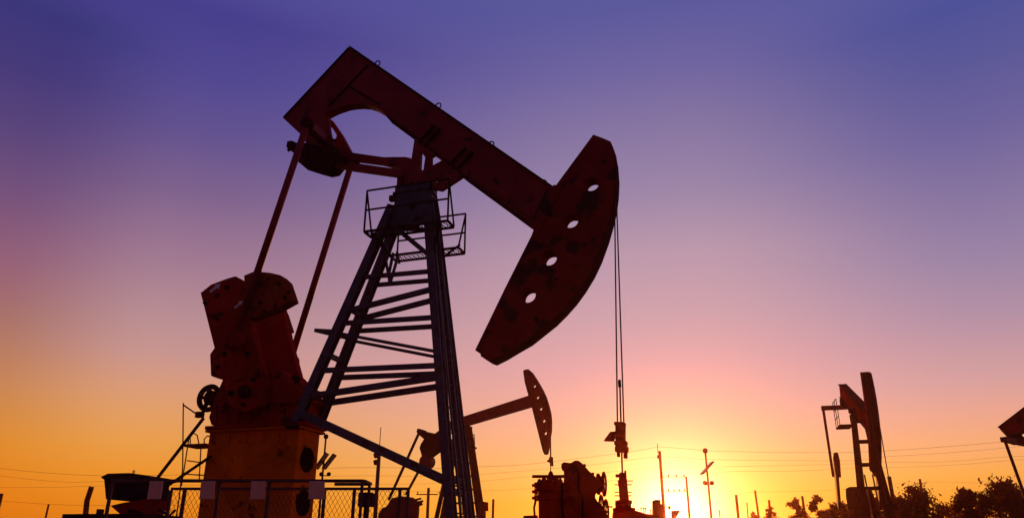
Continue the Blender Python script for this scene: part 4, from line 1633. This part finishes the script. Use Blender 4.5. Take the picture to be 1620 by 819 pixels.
# ------------------------------------------------------------------ trees and shrubs
def tree(name, px, ytop, Y, wpx, label, dens=1.0, sparse=False, group=None, seed=0, base_h=0.25):
    rnd = random.Random(seed)
    d = ray(px, ytop)
    fr = Frame(d.x / d.y * Y, Y)
    H = EYE + d.z / d.y * Y
    Wd = wpx / 1262 * Y * (1.0 if sparse else 1.16)
    t = thing(name, fr, label, 'tree' if not sparse else 'sapling', group)
    bm = B()
    tips = []
    top = Vector((rnd.uniform(-.1, .1) * Wd, 0, H * 0.93))
    trunk = [Vector((0, 0, -0.02))]
    for k in range(1, 7):
        f = k / 6
        trunk.append(Vector((top.x * f + rnd.uniform(-.04, .04) * Wd, rnd.uniform(-.04, .04) * Wd, H * 0.93 * f)))
    r0 = 0.028 * H if not sparse else 0.012 * H
    tube(bm, trunk, r0, 7, r0 * 0.15)
    nb = 16 if not sparse else 17
    for k in range(nb):
        f = base_h + (0.95 - base_h) * (k + rnd.random()) / nb
        i = min(5, int(f * 6))
        s = trunk[i].lerp(trunk[i + 1], f * 6 - i)
        a = rnd.uniform(0, 2 * math.pi)
        ln = Wd * 0.5 * rnd.uniform(0.6, 1.1) * (1.05 - 0.65 * max(0, (f - 0.35) / 0.65) ** 1.5)
        e = s + Vector((math.cos(a) * ln, math.sin(a) * ln, ln * rnd.uniform(0.25, 0.9)))
        mid = s.lerp(e, 0.5) + Vector((rnd.uniform(-.1, .1), rnd.uniform(-.1, .1), rnd.uniform(-.05, .12))) * ln
        tube(bm, [s, mid, e], r0 * 0.32, 5, r0 * 0.08)
        for _ in range(3 if sparse else 2):
            b = mid.lerp(e, rnd.uniform(0, 0.9))
            e2 = b + Vector((rnd.uniform(-1, 1), rnd.uniform(-1, 1), rnd.uniform(0.1, 1.0))) * ln * 0.45
            tube(bm, [b, e2], r0 * 0.14, 4, r0 * 0.05)
            tips.append(e2)
        tips += [e, mid.lerp(e, 0.5)]
    tips.append(top)
    obj('trunk', bm, 'bark', t)
    bm = B()
    per = int((85 if not sparse else 44) * dens)
    ls = 0.072 if not sparse else 0.048
    for c in tips:
        if c.z > H * 1.02:
            c.z = H * rnd.uniform(0.9, 1.0)
        cr = Wd * (rnd.uniform(0.09, 0.21) if not sparse else rnd.uniform(0.08, 0.17))
        for _ in range(per):
            o_ = Vector((rnd.gauss(0, 1), rnd.gauss(0, 1), rnd.gauss(0, 0.8))) * cr * 0.52
            p_ = c + o_
            if p_.z < 0.1:
                continue
            sz = ls * rnd.uniform(0.6, 1.6)
            ax = Vector((rnd.gauss(0, 1), rnd.gauss(0, 1), rnd.gauss(0, 1))).normalized()
            bx__ = ax.orthogonal().normalized()
            by = ax.cross(bx__)
            bm.faces.new([bm.verts.new(p_ + bx__ * sz * 1.3), bm.verts.new(p_ + by * sz * 0.6), bm.verts.new(p_ - bx__ * sz), bm.verts.new(p_ - by * sz * 0.6)])
    obj('crown', bm, 'leaf', t)
    return t


GT = 'dense bushy trees on the right horizon'
GS = 'sparse saplings right of the sun'
tree('sapling', 1222, 795, 45, 30, 'low wispy sapling nearest the sun, beside a bare post', 0.5, True, GS, 1)
tree('sapling', 1190, 803, 48, 26, 'lowest wispy sapling tip beneath the tallest bare post', 0.4, True, GS, 11)
tree('sapling', 1254, 783, 42, 32, 'sapling with a loose top left of the post between two saplings', 1.0, True, GS, 2)
tree('sapling', 1292, 776, 42, 34, 'tallest sparse sapling, midway between the sun and the head-on pumpjack', 1.0, True, GS, 3)
tree('shrub', 1322, 790, 40, 44, 'thin leafy shrub against the left side of the head-on pumpjack', 0.8, True, GS, 4)
tree('shrub', 1340, 798, 44, 46, 'shrub low behind the pedestal of the head-on pumpjack', 0.5, False, GT, 5)
tree('shrub', 1382, 788, 44, 60, 'shrub filling the gap between the legs of the head-on pumpjack', 0.5, False, GT, 6)
tree('bushy_tree', 1423, 786, 46, 52, 'round low bushy tree right beside the plain dark pole', 0.9, False, GT, 7)
tree('bushy_tree', 1462, 772, 46, 66, 'wide bushy tree below the crossarm pole', 1.0, False, GT, 8, 0.15)
tree('bushy_tree', 1519, 767, 46, 42, 'narrow upright bushy tree standing alone in the middle of the right-hand row', 1.1, False, GT, 9, 0.3)
tree('bushy_tree', 1572, 762, 44, 72, 'tallest bushy tree, below the tail of the cut-off pumpjack', 1.0, False, GT, 10, 0.15)
tree('bushy_tree', 1612, 772, 46, 60, 'bushy tree cut off by the right edge of the picture', 1.1, False, GT, 12, 0.15)
tree('shrub', 1545, 791, 50, 50, 'low shrub filling the dip between the narrow tree and the tallest tree', 0.6, False, GT, 13, 0.1)
tree('shrub', 1490, 797, 52, 56, 'low shrub in the gap left of the narrow upright tree', 0.35, False, GT, 14, 0.1)

tree('shrub', 1402, 790, 50, 44, 'low shrub between the head-on pumpjack and the plain dark pole', 0.7, False, GT, 15, 0.1)
tree('shrub', 1596, 782, 50, 60, 'low shrub between the tallest tree and the tree cut off at the right', 0.7, False, GT, 16, 0.1)
tree('shrub', 1310, 803, 52, 40, 'lowest shrub between the tallest sapling and the head-on pumpjack', 0.5, False, GT, 17, 0.1)
tree('shrub', 1270, 806, 52, 34, 'low wispy growth at the foot of the post between the saplings', 0.5, True, GS, 18, 0.1)

# ------------------------------------------------------------------ evening haze
HAZE = 1
if HAZE:
    bm = B()
    box(bm, -3010, 3010, -3010, 3010, -1.2, 15.2)
    hm = bpy.data.materials.new('haze')
    hm.use_nodes = True
    t = hm.node_tree
    for n in list(t.nodes):
        t.nodes.remove(n)
    vo = t.nodes.new('ShaderNodeVolumePrincipled')
    vo.inputs['Color'].default_value = (1.0, 0.33, 0.25, 1)
    vo.inputs['Density'].default_value = 0.0008
    vo.inputs['Anisotropy'].default_value = 0.92
    oo = t.nodes.new('ShaderNodeOutputMaterial')
    t.links.new(vo.outputs[0], oo.inputs['Volume'])
    tag(obj('haze', bm, hm), None, None, kind='stuff')
